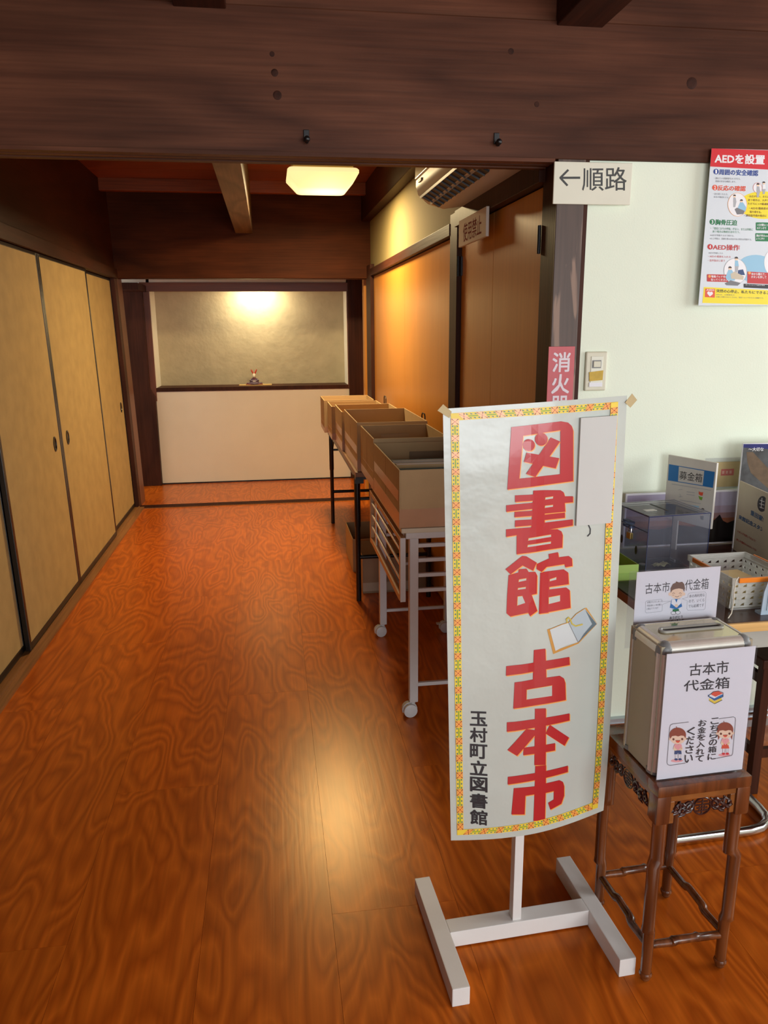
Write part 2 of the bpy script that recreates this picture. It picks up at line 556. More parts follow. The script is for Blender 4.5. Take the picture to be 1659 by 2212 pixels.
class Print:
    """flat printing on a sheet. Design units are mapped to sheet metres by four corners
    (top-left, top-right, bottom-right, bottom-left); surf(x, z, lift) gives the point on the sheet."""
    def __init__(s, corners, w, h, surf=None, eps=0.0004):
        s.H = homography(corners, [(0, h), (w, h), (w, 0), (0, 0)])
        s.surf = surf or (lambda x, z, e: (x, -e, z))
        s.eps = eps
        s.size = (w, h)
        s.reset()
    def reset(s):
        s.mats = []; s.v = []; s.f = []; s.mi = []; s.k = 0
    def map(s, x, y):
        q = s.H @ np.array([x, y, 1.0])
        return q[0] / q[2], q[1] / q[2]
    def _add(s, pts2, faces, mat, lvl):
        if mat not in s.mats:
            s.mats.append(mat)
        i = s.mats.index(mat)
        b = len(s.v)
        for (x, y) in pts2:
            u, v = s.map(x, y)
            u = min(max(u, 0.0), s.size[0])   # print never runs off its sheet
            v = min(max(v, 0.0), s.size[1])
            s.v.append((u, v, s.eps * (1 + 0.5 * lvl) + s.k * 3e-6))
        s.k += 1
        s.f += [tuple(b + k for k in f) for f in faces]
        s.mi += [i] * len(faces)
    def poly(s, pts, mat, lvl=0):
        s._add(pts, [tuple(range(len(pts)))], mat, lvl)
    def rect(s, x0, y0, x1, y1, mat, lvl=0, r=0.0):
        if r <= 0:
            return s.poly([(x0, y0), (x1, y0), (x1, y1), (x0, y1)], mat, lvl)
        pts = []
        for cx, cy, a0 in ((x1 - r, y0 + r, -90), (x1 - r, y1 - r, 0), (x0 + r, y1 - r, 90), (x0 + r, y0 + r, 180)):
            for k in range(5):
                a = R(a0 + 22.5 * k)
                pts.append((cx + r * math.cos(a), cy + r * math.sin(a)))
        s.poly(pts, mat, lvl)
    def circle(s, cx, cy, rx, mat, lvl=0, ry=None, n=20, a0=0, a1=360):
        ry = ry or rx
        s.poly([(cx + rx * math.cos(R(a0 + (a1 - a0) * k / n)), cy + ry * math.sin(R(a0 + (a1 - a0) * k / n))) for k in range(n if a1 - a0 >= 360 else n + 1)], mat, lvl)
    def line(s, pts, w, mat, lvl=0):
        for a, b in zip(pts[:-1], pts[1:]):
            dx, dy = b[0] - a[0], b[1] - a[1]
            l = math.hypot(dx, dy) or 1
            nx, ny = -dy / l * w / 2, dx / l * w / 2
            ex, ey = dx / l * w * 0.3, dy / l * w * 0.3
            s.poly([(a[0] + nx - ex, a[1] + ny - ey), (b[0] + nx + ex, b[1] + ny + ey), (b[0] - nx + ex, b[1] - ny + ey), (a[0] - nx - ex, a[1] - ny - ey)], mat, lvl)
    def ring(s, cx, cy, rx, w, mat, lvl=0, ry=None, n=22):
        ry = ry or rx
        s.line([(cx + rx * math.cos(2 * math.pi * k / n), cy + ry * math.sin(2 * math.pi * k / n)) for k in range(n + 1)], w, mat, lvl)
    def text(s, t, box, mat, lvl=1, bold=0.0):
        """fit text into box (x0, y0, x1, y1) or a quad [tl, tr, br, bl]"""
        vs, fs = glyphs(t, bold)
        if not vs:
            return
        a = np.array(vs)
        mn, mx = a.min(0), a.max(0)
        n = (a - mn) / np.maximum(mx - mn, 1e-6)
        if len(box) == 4 and not isinstance(box[0], (tuple, list)):
            x0, y0, x1, y1 = box
            q = [(x0, y0), (x1, y0), (x1, y1), (x0, y1)]
        else:
            q = box
        tl, tr, br, bl = [np.array(p, float) for p in q]
        pts = []
        for u, v in n:
            top = tl + (tr - tl) * u
            bot = bl + (br - bl) * u
            p = bot + (top - bot) * v
            pts.append((p[0], p[1]))
        if bold > 0:   # each overprint a hair above the last
            nv, nf = len(pts) // 5, len(fs) // 5
            for c in range(5):
                s._add(pts[c * nv:(c + 1) * nv], [tuple(i - c * nv for i in f) for f in fs[c * nf:(c + 1) * nf]], mat, lvl)
                s.k += 4
        else:
            s._add(pts, fs, mat, lvl)
    def column(s, t, x0, y0, x1, pitch, size, mat, lvl=1, bold=0.0):
        for k, ch in enumerate(t):
            s.text(ch, (x0, y0 + k * pitch, x1, y0 + k * pitch + size), mat, lvl, bold)
    def build(s, name, parent, grid=None):
        if not s.v:
            return None
        me = bpy.data.meshes.new(name)
        me.from_pydata(s.v, [], s.f)
        for m in s.mats:
            me.materials.append(m)
        me.polygons.foreach_set('material_index', s.mi)
        if grid:
            bm = bmesh.new()
            bm.from_mesh(me)
            for ax in (0, 1):
                lo = min(v[ax] for v in s.v); hi = max(v[ax] for v in s.v)
                st_ = grid[ax]
                k = math.ceil(lo / st_)
                while k * st_ < hi:
                    co = [0, 0, 0]; co[ax] = k * st_
                    no = [0, 0, 0]; no[ax] = 1
                    bmesh.ops.bisect_plane(bm, geom=bm.verts[:] + bm.edges[:] + bm.faces[:], plane_co=co, plane_no=no, dist=1e-7)
                    k += 1
            bm.to_mesh(me)
            bm.free()
        for v in me.vertices:
            v.co = Vector(s.surf(v.co.x, v.co.y, v.co.z))
        me.update()
        o = bpy.data.objects.new(name, me)
        COL.objects.link(o)
        o.parent = parent
        s.reset()
        return o

# ================================================================== SETTING
def struct(name, mb, mat, label=None, smooth=False, bevel=0.0, loc=None, rot=None, parent=None):
    o = mb.build(name, mat, parent, smooth, bevel, loc, rot)
    if parent is None:
        tag(o, label, None, None, 'structure')
    return o

YB = 2.288      # face of the big lintel beam
LEAN = R(1.43)  # the old fusuma wall leans a little away from the corridor

# floor: boards 0.312 wide, 1.82 long, laid along the corridor
floor = struct('floor', MB().box(-3.2, 3.7, -3.0, 7.36, -0.06, -0.016), M_BEAM, 'glossy orange-brown wooden floor of long wide boards')
PW, PL = 0.312, 1.82
bm_ = MB().box(0.0003, PW - 0.0003, 0.0003, PL - 0.0003, -0.014, 0)
plank_mesh = bm_.mesh('floor_board', M_FLOOR)
for k in range(-10, 12):
    x = -0.216 + k * PW
    if x > 3.4 or x < -3.2:
        continue
    y0 = 2.215 + (0 if k % 3 == 2 else (0.61 if k % 3 == 0 else 1.21))
    j = -4
    while y0 + j * PL < 7.3:
        y = y0 + j * PL
        if y + PL > -2.9 and not (x < -1.4 and y + PL < 6.4):
            if y + PL > 7.34:
                mm = MB().box(0.0004, PW - 0.0004, 0.0004, 7.335 - y, -0.014, 0).mesh('floor_board', M_FLOOR)
            elif y < -2.98:
                mm = None
            else:
                mm = plank_mesh
            if mm:
                o = bpy.data.objects.new('floor_board', mm)
                COL.objects.link(o)
                o.parent = floor
                o.location = (x, y, 0)
        j += 1

# door track on the floor at the end of the corridor
tr = struct('trim_1', MB().box(-1.1, 0.80, 6.275, 6.385, 0.0, 0.004), M_SILL, 'grooved wooden sliding door track let into the floor')
for i in range(4):
    MB().box(-1.1, 0.80, 6.285 + i * 0.026, 6.297 + i * 0.026, 0.004, 0.009).build('track_rail', M_POST, tr)

# ---- left wall with kamoi rail, sill and dark panel above the fusuma (leaning)
lw = thing('wall_left', 'dark timber wall panel above the beige sliding panels', None, (-1.10, 0, 0), (0, -LEAN, 0), kind='structure')
MB().box(-0.10, 0.0, -2.9, 6.35, 1.865, 2.60).build('panel', M_BEAMY, lw)
MB().box(-0.10, 0.018, -2.9, 6.35, 1.80, 1.868).build('head_rail', M_BEAMY, lw)
MB().box(-0.12, -0.062, -2.9, 6.35, 0.0, 1.80).build('backing', M_POST, lw)
MB().box(-0.012, 0.0, -2.9, 6.35, 1.862, 1.878).build('rail_bead', M_POST, lw)
struct('trim_2', MB().box(-1.17, -1.062, -2.9, 6.30, 0.0, 0.012).box(-1.104, -1.098, -2.9, 6.30, 0.012, 0.02), M_SILL, 'worn wooden sill under the beige sliding panels')
po = thing('trim_3', 'dark brown corner post where the sliding panels end', None, (-1.10, 6.30, 0), (0, -LEAN, 0), kind='structure')
MB().box(-0.09, 0.0, 0.0, 0.10, 0.0, 1.92).build('post', M_POST, po, bevel=0.003)
MB().box(-0.09, 0.0, 0.10, 0.30, 0.0, 1.92).build('post_lit_side', M_REDZ, po, bevel=0.003)  # lit side of the same post, its light put in as lighter timber

# ---- near lintel beam with grooved lower edge
be = struct('trim_4', MB().box(-1.25, 3.6, YB, YB + 0.10, 1.878, 2.236), M_BEAM, 'massive dark reddish-brown lintel beam across the opening', bevel=0.004)
MB().box(-1.25, 0.84, YB - 0.004, YB + 0.03, 1.868, 1.878).build('lip', M_BEAM, be)
MB().box(-1.25, 0.84, YB + 0.04, YB + 0.062, 1.868, 1.878).build('lip', M_BEAM, be)
MB().box(-1.25, 0.84, YB + 0.074, YB + 0.10, 1.866, 1.878).build('lip', M_BEAM, be)
struct('trim_5', MB().box(-1.25, 3.6, YB + 0.012, YB + 0.09, 2.239, 2.62), M_BEAM, 'brown timber plank above the lintel beam')
# knots in the beam face
kn = MB()
for (x, z, r_) in ((0.05, 2.02, 0.016), (0.045, 2.075, 0.013), (0.04, 2.12, 0.009), (1.245, 2.09, 0.022), (0.70, 2.152, 0.011), (0.78, 2.02, 0.010)):
    kn.lathe([(r_ * 0.35, -0.0006), (r_ * 0.7, -0.0005), (r_ * 0.8, 0.0005)], (x, YB, z), 14, 'y')
kn.build('knot', plain('dark knot wood', (56, 29, 19), rough=0.7, var=0.4, vscale=60, spec=0.2), be, smooth=True)
# joists of the entrance room ceiling
for i, x in enumerate((-0.21, 0.83)):
    struct('trim_%d' % (6 + i), MB().box(x, x + 0.135, -2.9, YB + 0.006, 2.222, 2.50), M_BEAMY,
           ['dark ceiling joist notched into the lintel near its middle', 'dark ceiling joist resting on the lintel above the arrow sign'][i], bevel=0.003)
struct('ceiling', MB().box(-1.4, 3.65, -3.0, YB + 0.02, 2.50, 2.54), M_CEIL, 'brown board ceiling of the entrance room')

# ---- corridor ceiling: boards, cross joists, long pale joist, far beam
ce = thing('ceiling_corridor', 'red-brown board ceiling over the corridor', None, kind='structure')
for i in range(13):
    y = 2.39 + i * 0.305
    MB().box(-1.18, 0.95, y, y + 0.302, 2.475, 2.49).build('ceiling_board', M_CEIL, ce)
for i, y in enumerate((3.2, 4.6, 6.08)):
    MB().box(-1.16, 0.80, y, y + 0.06, 2.39, 2.475).build('cross_joist', M_CEIL, ce, bevel=0.002)
struct('trim_8', MB().box(-0.222, -0.092, YB + 0.10, 6.36, 2.138, 2.475), M_JOIST, 'long pale planed joist running down the corridor ceiling', bevel=0.003)
struct('trim_9', MB().box(-1.20, 0.86, 6.355, 6.50, 1.804, 2.475), M_FARBEAM, 'dark broad beam across the corridor end', bevel=0.004)

# ---- right wall of the corridor (turned a little), local y runs along it from the jamb
rw = thing('wall_right', 'plaster and dark timber wall with orange veneer doors', None, (0.85, YB, 0), (0, 0, R(0.56)), kind='structure')
def rwb(name, x0, x1, y0, y1, z0, z1, mat, bevel=0.0):
    return MB().box(x0, x1, y0 - YB, y1 - YB, z0, z1).build(name, mat, rw, bevel=bevel)
rwb('jamb_post', 0.0, 0.10, YB + 0.005, 2.405, 0.0, 1.90, M_POST, 0.002)
rwb('middle_post', -0.008, 0.09, 3.435, 3.565, 0.0, 1.90, M_POST, 0.002)
rwb('end_post', -0.012, 0.06, 6.155, 6.40, 0.0, 1.90, M_POST, 0.002)
rwb('head_rail', -0.012, 0.09, 3.565, 6.155, 1.812, 1.864, M_BEAMY, 0.002)
rwb('door_head', -0.02, 0.09, YB + 0.10, 3.435, 1.832, 1.90, M_POST, 0.002)
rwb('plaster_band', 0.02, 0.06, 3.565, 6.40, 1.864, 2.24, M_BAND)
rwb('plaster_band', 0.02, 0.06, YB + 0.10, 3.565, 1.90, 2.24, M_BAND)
rwb('top_beam', -0.05, 0.09, YB + 0.10, 6.40, 2.236, 2.475, M_BEAMY, 0.003)
rwb('backing', 0.07, 0.12, YB + 0.10, 6.40, 0.0, 2.475, M_POST)
# orange-brown trim at the far corner
struct('trim_10', MB().box(0.79, 0.83, 6.50, 6.60, 0.0, 1.90), M_VENEER, 'orange wooden trim strip at the far corridor corner')

# sliding veneer panels on the right
def veneer(n, y0, y1, z1, label, x=0.016):
    d = thing('door_%d' % n, label, None, (0.85, YB, 0), (0, 0, R(0.56)), kind='structure')
    MB().box(x, x + 0.024, y0 - YB, y1 - YB, 0.01, z1).build('panel', M_VENEER, d, bevel=0.0012)
    return d
d1 = veneer(1, 2.408, 2.9555, 1.828, 'orange veneer door leaf beside the dark jamb', 0.014)
d2 = veneer(2, 2.9575, 3.433, 1.828, 'orange veneer door leaf behind the prohibition notice', 0.014)
d3 = veneer(3, 3.567, 4.820, 1.808, 'orange sliding door panel behind the nearer cardboard boxes')
d4 = veneer(4, 4.822, 6.153, 1.808, 'orange sliding door panel at the far corridor end')
for d, y in ((d1, 2.412), (d2, 3.428)):
    h = MB()
    h.tube([(-0.004, y - YB, 1.628), (-0.004, y - YB, 1.712)], 0.0055, 10)
    h.box(0.006, 0.0145, y - YB - 0.012, y - YB + 0.012, 1.63, 1.71)
    h.build('hinge', M_DARKMETAL, d, smooth=True)

# ---- wall with the switch and the poster (faces the viewer)
struct('wall_switch', MB().box(0.92, 3.65, YB + 0.012, YB + 0.10, 0.0, 1.878), M_PLASTER, 'white plaster wall with the light switch')
struct('trim_11', MB().box(0.85, 0.934, YB - 0.002, YB + 0.09, 0.0, 1.878), M_POSTGREY, 'streaked brown post beside the white plaster wall', bevel=0.002)
bb = struct('baseboard_right', MB().box(0.934, 3.65, YB - 0.008, YB + 0.012, 0.0, 0.075), plain('grey aluminium skirting', (188, 196, 202), rough=0.3, metal=0.6, var=0.03), 'grey metal skirting along the white wall')
MB().box(0.934, 3.65, YB - 0.013, YB - 0.008, 0.030, 0.040).build('rib', M_CHROME, bb)
MB().box(0.934, 3.65, YB - 0.013, YB - 0.008, 0.052, 0.060).build('rib', M_CHROME, bb)

# ---- far wall with the display niche
FW = 7.30
wb = thing('wall_back', 'cream far wall with a framed display niche', None, (0, FW, 0), kind='structure')
def fwb(name, x0, x1, y0, y1, z0, z1, mat, bevel=0.0):
    return MB().box(x0, x1, y0, y1, z0, z1).build(name, mat, wb, bevel=bevel)
fwb('lower_panel', -1.045, 0.74, 0.0, 0.34, 0.012, 0.865, M_CREAM)
fwb('ground_rail', -1.045, 0.74, -0.004, 0.34, 0.0, 0.012, M_LACQ)
fwb('sill_rail', -1.045, 0.74, -0.012, 0.36, 0.865, 0.90, M_POST, 0.002)
fwb('niche_back', -1.045, 0.74, 0.30, 0.36, 0.90, 1.86, M_NICHE)
fwb('niche_side', -1.06, -1.034, 0.0, 0.32, 0.90, 1.86, M_CREAM)
fwb('niche_side', 0.724, 0.75, 0.0, 0.32, 0.90, 1.86, M_CREAM)
fwb('niche_frame', -1.095, -1.038, -0.014, 0.02, 0.78, 1.75, M_REDZ, 0.002)
fwb('niche_frame', 0.727, 0.75, -0.014, 0.02, 0.87, 1.75, M_REDZ, 0.002)
fwb('niche_soffit', -1.06, 0.75, 0.02, 0.36, 1.86, 1.88, M_CREAM)
fwb('top_rail', -1.12, 0.74, -0.014, 0.03, 1.750, 1.828, M_RED, 0.002)
fwb('upper_plaster', -3.1, 0.95, 0.0, 0.03, 1.828, 2.5, M_CREAM)
fwb('outer_plaster', -3.1, -1.20, 0.0, 0.03, 0.0, 1.83, M_CREAM)
fwb('dark_post', 0.735, 0.885, -0.03, 0.10, 0.0, 2.3, M_POST, 0.004)
fwb('side_return', 0.885, 0.98, -0.9, 0.10, 0.0, 2.5, M_VENEER)
# hewn old post with an irregular edge
op = MB()
prof = []
zs = [0.0, 0.3, 0.55, 0.62, 0.70, 0.78, 0.82, 0.9, 1.1, 1.4, 1.75]
ed = [-1.30, -1.30, -1.30, -1.30, -1.30, -1.30, -1.30, -1.30, -1.30, -1.30, -1.30]
pts = [(x, -0.06, z) for x, z in zip(ed, zs)] + [(-1.088 if z > 0.87 else -1.046, -0.06, z) for z in zs[::-1]]
op.quadprism(pts, (0, 0.13, 0))
op.build('old_post', M_POST, wb, bevel=0.003)
MB().box(-1.24, -1.06, -0.45, 0.0, 1.745, 1.80).build('brace_rail', M_POST, wb)
# cross passage ceiling, end wall and side walls
struct('ceiling_passage', MB().box(-3.1, 1.0, 6.36, 7.66, 2.48, 2.52), M_CEIL, 'board ceiling of the cross passage')
struct('wall_passage', MB().box(-3.1, -1.19, 6.38, 6.44, 0.0, 2.5), M_CREAM, 'cream side wall of the cross passage')
struct('wall_passage_end', MB().box(-3.15, -3.1, 6.38, 7.36, 0.0, 2.5), M_CREAM, 'cream end wall of the cross passage')

# ---- entrance room behind the viewer: closed walls with glazed doors
struct('wall_near_left', MB().box(-1.36, -1.28, -3.0, YB, 0.0, 2.52), M_POST, 'dark timber wall of the entrance room')
struct('wall_near_right', MB().box(3.62, 3.70, -3.0, 0.05, 0.0, 2.52).box(3.62, 3.70, 1.75, YB + 0.1, 0.0, 2.52).box(3.62, 3.70, 0.05, 1.75, 0.0, 1.0).box(3.62, 3.70, 0.05, 1.75, 2.2, 2.52), M_PLASTER, 'white wall of the entrance room')
wn3 = thing('window_3', 'side window of the entrance room with timber frame', None, (3.66, 0, 0), kind='structure')
wf = MB()
for y in (0.05, 0.875, 1.70):
    wf.box(-0.03, 0.03, y, y + 0.05, 1.0, 2.2)
wf.box(-0.03, 0.03, 0.05, 1.75, 1.0, 1.06).box(-0.03, 0.03, 0.05, 1.75, 2.14, 2.2)
wf.build('window_frame', M_POST, wn3)
nb = MB()
nb.box(-1.4, -0.85, -3.06, -2.98, 0, 2.52).box(0.15, 0.50, -3.06, -2.98, 0, 2.52).box(-0.85, 0.15, -3.06, -2.98, 2.15, 2.52).box(-0.85, 0.15, -3.06, -2.98, 0, 0.35).box(3.0, 3.7, -3.06, -2.98, 0, 2.52).box(0.50, 3.0, -3.06, -2.98, 2.15, 2.52).box(0.50, 3.0, -3.06, -2.98, 0, 0.35)
struct('wall_front', nb, M_CREAM, 'cream entrance wall around the glazed opening')
wn = thing('window_1', 'wide glazed entrance opening with timber frame', None, (0, -3.02, 0), kind='structure')
wf = MB()
for x in (0.50, 1.32, 2.14, 2.95):
    wf.box(x, x + 0.05, -0.03, 0.03, 0.35, 2.15)
wf.box(0.5, 3.0, -0.03, 0.03, 0.35, 0.41).box(0.5, 3.0, -0.03, 0.03, 2.09, 2.15)
wf.build('window_frame', M_POST, wn)
wn2 = thing('window_2', 'narrow glazed opening beside the entrance', None, (0, -3.02, 0), kind='structure')
wf = MB()
for x in (-0.85, -0.38, 0.10):
    wf.box(x, x + 0.05, -0.03, 0.03, 0.35, 2.15)
wf.box(-0.85, 0.15, -0.03, 0.03, 0.35, 0.41).box(-0.85, 0.15, -0.03, 0.03, 2.09, 2.15)
wf.build('window_frame', M_POST, wn2)

# ================================================================== THINGS: corridor
def fusuma(y0, y1, xoff, handle_y, label):
    t = thing('sliding_panel', label, 'sliding door', (-1.10, y0, 0), (0, -LEAN, 0), 'beige sliding panels along the corridor')
    w = y1 - y0
    x1, x0 = xoff, xoff - 0.022
    MB().box(x0 + 0.003, x1 - 0.003, 0.02, w - 0.02, 0.045, 1.79).build('paper_panel', M_FUSUMA, t)
    MB().box(x0, x1, 0, 0.026, 0.022, 1.797).build('stile', M_LACQ, t, bevel=0.002)
    MB().box(x0, x1, w - 0.026, w, 0.022, 1.797).build('stile', M_LACQ, t, bevel=0.002)
    MB().box(x0, x1, 0.026, w - 0.026, 0.022, 0.052).build('bottom_rail', M_LACQ, t, bevel=0.002)
    MB().box(x0, x1, 0.026, w - 0.026, 1.780, 1.797).build('top_rail', M_LACQ, t, bevel=0.002)
    for hy in handle_y:
        h = MB()
        h.lathe([(0.026, -0.001), (0.026, 0.003), (0.021, 0.003), (0.019, -0.0015), (0.001, -0.002)], (0, 0, 0), 20, 'x')
        o = h.build('finger_pull', M_LACQ, t, smooth=True, loc=(x1 - 0.002, hy - y0, 0.835))
        o.scale = (1, 1, 1.5)
    return t
fusuma(2.42, 3.385, -0.030, (2.55,), 'beige sliding panel cut off by the picture edge')
fusuma(3.36, 4.295, -0.004, (4.17,), 'beige sliding panel with a pull beside its far black stile')
fusuma(4.297, 5.375, -0.004, (4.43,), 'beige sliding panel with a pull beside its near black stile')
fusuma(5.33, 6.295, -0.030, (6.17,), 'beige sliding panel next to the corridor corner post')

# ---- ceiling lamp
lx0, lx1, ly0, ly1 = 0.150, 0.575, 4.855, 5.285
lt = thing('ceiling_lamp', 'lit square cream lamp under the corridor ceiling', 'lamp', ((lx0 + lx1) / 2, (ly0 + ly1) / 2, 2.475))
MB().box(-0.18, 0.18, -0.185, 0.185, -0.135, 0.0).build('mount', plain('cream lamp base', (226, 196, 120), rough=0.5, var=0.02), lt, bevel=0.004)
def rsq(h, rr, z, n=4):
    out = []
    for cx, cy, a0 in ((h - rr, h - rr, 0), (-h + rr, h - rr, 90), (-h + rr, -h + rr, 180), (h - rr, -h + rr, 270)):
        for k in range(n + 1):
            a = R(a0 + 90 * k / n)
            out.append((cx + rr * math.cos(a), cy + rr * math.sin(a), z))
    return out
rings = [rsq(0.204, 0.03, -0.134), rsq(0.213, 0.032, -0.143), rsq(0.213, 0.032, -0.158), rsq(0.152, 0.028, -0.231), rsq(0.143, 0.028, -0.236)]
sh = MB()
vs = [p for r_ in rings for p in r_]
n_ = len(rings[0])
fs = [(i * n_ + j, i * n_ + (j + 1) % n_, (i + 1) * n_ + (j + 1) % n_, (i + 1) * n_ + j) for i in range(len(rings) - 1) for j in range(n_)]
fs += [tuple(range(n_)), tuple((len(rings) - 1) * n_ + j for j in range(n_))]
sh.add(vs, fs)
M_SHADE, nt_, p_ = new_mat('lit cream lamp shade')
p_.inputs['Base Color'].default_value = lin((250, 240, 214))
p_.inputs['Emission Color'].default_value = lin((255, 228, 158))
tc_ = N(nt_, 'ShaderNodeTexCoord')
vm_ = N(nt_, 'ShaderNodeVectorMath', operation='DISTANCE')
vm_.inputs[1].default_value = (0.03, 0.02, -0.243)
nt_.links.new(tc_.outputs['Object'], vm_.inputs[0])
mr_ = N(nt_, 'ShaderNodeMapRange', interpolation_type='SMOOTHSTEP')
mr_.inputs['From Min'].default_value = 0.02
mr_.inputs['From Max'].default_value = 0.26
mr_.inputs['To Min'].default_value = 2.6
mr_.inputs['To Max'].default_value = 0.95
nt_.links.new(vm_.outputs['Value'], mr_.inputs['Value'])
nt_.links.new(mr_.outputs[0], p_.inputs['Emission Strength'])

sh.build('shade', M_SHADE, lt, smooth=True, ang=30)
def lamp_area(name, loc, target, sx, sy, power, col, parent=None):
    return area_light(name, loc, target, sx, sy, power, col)
lamp_area('ceiling_lamp_light', ((lx0 + lx1) / 2, (ly0 + ly1) / 2, 2.475 - 0.241), ((lx0 + lx1) / 2, (ly0 + ly1) / 2, 0), 0.285, 0.285, 51, (1.0, 0.77, 0.41))

# ---- niche lamp behind the top rail
nl = thing('niche_lamp', 'slim strip lamp hidden under the top of the display niche', 'lamp', (-0.10, FW + 0.12, 1.86))
MB().box(-0.16, 0.16, -0.03, 0.03, -0.03, 0.0).build('housing', M_WHITE, nl, bevel=0.003)
MB().box(-0.15, 0.15, -0.022, 0.022, -0.034, -0.03).build('diffuser', plain('lit niche diffuser', (250, 240, 214), rough=0.4, var=0.02, emit=(255, 236, 170), es=3.0), nl)
lamp_area('niche_lamp_light', (-0.10, FW + 0.12, 1.822), (-0.10, FW + 0.21, 1.3), 0.30, 0.04, 8.0, (1.0, 0.86, 0.55))

# ---- rabbit doll on its wooden plate
MB().box(-0.152, 0.152, -0.05, 0.05, 0, 0.008).build('display_plate', plain('pale wooden plate', (206, 172, 104), rough=0.5, var=0.06), None, loc=(-0.142, 7.43, 0.90))
tag(bpy.data.objects['display_plate'], 'pale flat wooden plate on the niche sill', 'plate')
dl = thing('rabbit_doll', 'small white rabbit doll in a dark kimono with red ears', 'doll', (-0.152, 7.42, 0.908))
MB().box(-0.078, 0.078, -0.035, 0.035, 0, 0.008).build('base', plain('red brown doll base', (150, 78, 48), rough=0.4), dl, bevel=0.002)
kb = MB()
kb.lathe([(0.055, 0.008), (0.050, 0.016), (0.034, 0.034), (0.024, 0.052), (0.016, 0.066)], (0, 0, 0), 16)
kb.ball((-0.05, 0, 0.013), 0.025, 0.02, 0.008).ball((0.05, 0, 0.013), 0.025, 0.02, 0.008)
kb.tube([(-0.02, -0.004, 0.054), (-0.034, -0.012, 0.038), (-0.012, -0.03, 0.03)], [0.008, 0.012, 0.008], 8)
kb.tube([(0.02, -0.004, 0.054), (0.034, -0.012, 0.038), (0.012, -0.03, 0.03)], [0.008, 0.012, 0.008], 8)
kb.build('kimono', plain('purple grey kimono', (92, 70, 86), rough=0.6, var=0.3, vscale=90), dl, smooth=True)
MB().ball((0, -0.006, 0.082), 0.015, 0.016, 0.022).ball((0, -0.018, 0.078), 0.008, 0.008, 0.009).build('head', plain('white bisque', (232, 220, 196), rough=0.4, var=0.02), dl, smooth=True)
MB().box(-0.013, 0.013, -0.036, -0.028, 0.028, 0.036).build('paws', plain('white bisque', (232, 220, 196)), dl, bevel=0.003)
for s in (-1, 1):
    MB().tube([(s * 0.006, 0, 0.098), (s * 0.016, 0, 0.118), (s * 0.026, 0, 0.140)], [0.004, 0.007, 0.004], 8).build('ear', plain('red doll ear', (206, 60, 44), rough=0.5), dl, smooth=True)
MB().tube([(-0.012, -0.012, 0.060), (0, -0.022, 0.05), (0.012, -0.012, 0.060)], 0.005, 8).build('collar', plain('dark red collar', (130, 40, 48), rough=0.5), dl, smooth=True)

# ---- air conditioner over the corridor door
ac = thing('air_conditioner', 'white wall air conditioner with open louvers above the door', 'air conditioner', (0.838, 2.50, 1.888), (0, 0, R(0.56)))
AL = 0.82
prof = [(0, 0.012), (-0.09, 0.0), (-0.155, 0.018), (-0.196, 0.052), (-0.206, 0.085), (-0.200, 0.28), (-0.18, 0.292), (0, 0.292)]
MB().quadprism([(x, 0, z) for x, z in prof], (0, AL, 0)).build('body', plain('lamp tinted ac plastic', (206, 200, 184), rough=0.4, var=0.02), ac, bevel=0.008, smooth=True)  # beige cast of the warm lamp is put into the body colour
MB().quadprism([(x, 0.012, z) for x, z in [(-0.203, 0.105), (-0.211, 0.112), (-0.207, 0.272), (-0.198, 0.272)]], (0, AL - 0.024, 0)).build('front_panel', plain('glossy white panel', (232, 226, 206), rough=0.18, var=0.01), ac, bevel=0.003)
# dark outlet slots on the curved lower front with fins and two louvers
def on_curve(a, off):
    pa = Vector((-0.196, 0, 0.052)); pb = Vector((-0.10, 0, 0.003))
    p = pa.lerp(pb, a)
    nrm = Vector((-0.045, 0, -0.10)).normalized()
    return p + nrm * off
slot = MB()
for a0, a1 in ((0.08, 0.44), (0.52, 0.84)):
    q = [on_curve(a0, 0.012), on_curve(a1, 0.012), on_curve(a1, 0.001), on_curve(a0, 0.001)]
    slot.quadprism([(p.x, 0.05, p.z) for p in q], (0, AL - 0.10, 0))
slot.build('outlet', plain('dark outlet', (16, 18, 22), rough=0.5), ac)
for a in (0.03, 0.48):
    p0, p1 = on_curve(a, 0.010), on_curve(a + 0.05, 0.0175)
    q = [p0, p1, p1 + Vector((0.0025, 0, 0.001)), p0 + Vector((0.0025, 0, 0.001))]
    MB().quadprism([(p.x, 0.045, p.z) for p in q], (0, AL - 0.09, 0)).build('louver', M_PLASTIC, ac)
finm = MB()
p0, p1 = on_curve(0.1, 0.012), on_curve(0.84, 0.012)
q = [p0, p1, on_curve(0.84, 0.017), on_curve(0.1, 0.017)]
finm.quadprism([(p.x, 0, p.z) for p in q], (0, 0.004, 0))
fin_mesh = finm.mesh('fin', plain('dark grey fin', (62, 66, 70), rough=0.4))
kids('fin', fin_mesh, [(0, 0.09 + 0.064 * i, 0) for i in range(11)], ac)
MB().box(-0.210, -0.205, AL - 0.13, AL - 0.07, 0.088, 0.098).build('badge', M_GREYPL, ac)

# ---- prohibition notice on the door leaf, and the sheet above it
def sign_board(name, label, cat, loc, rot, w, h, t, mat, face=None):
    o = thing(name, label, cat, loc, rot)
    MB().box(0, w, 0, t, 0, h).build('board', mat, o, bevel=min(0.002, t * 0.3))
    return o
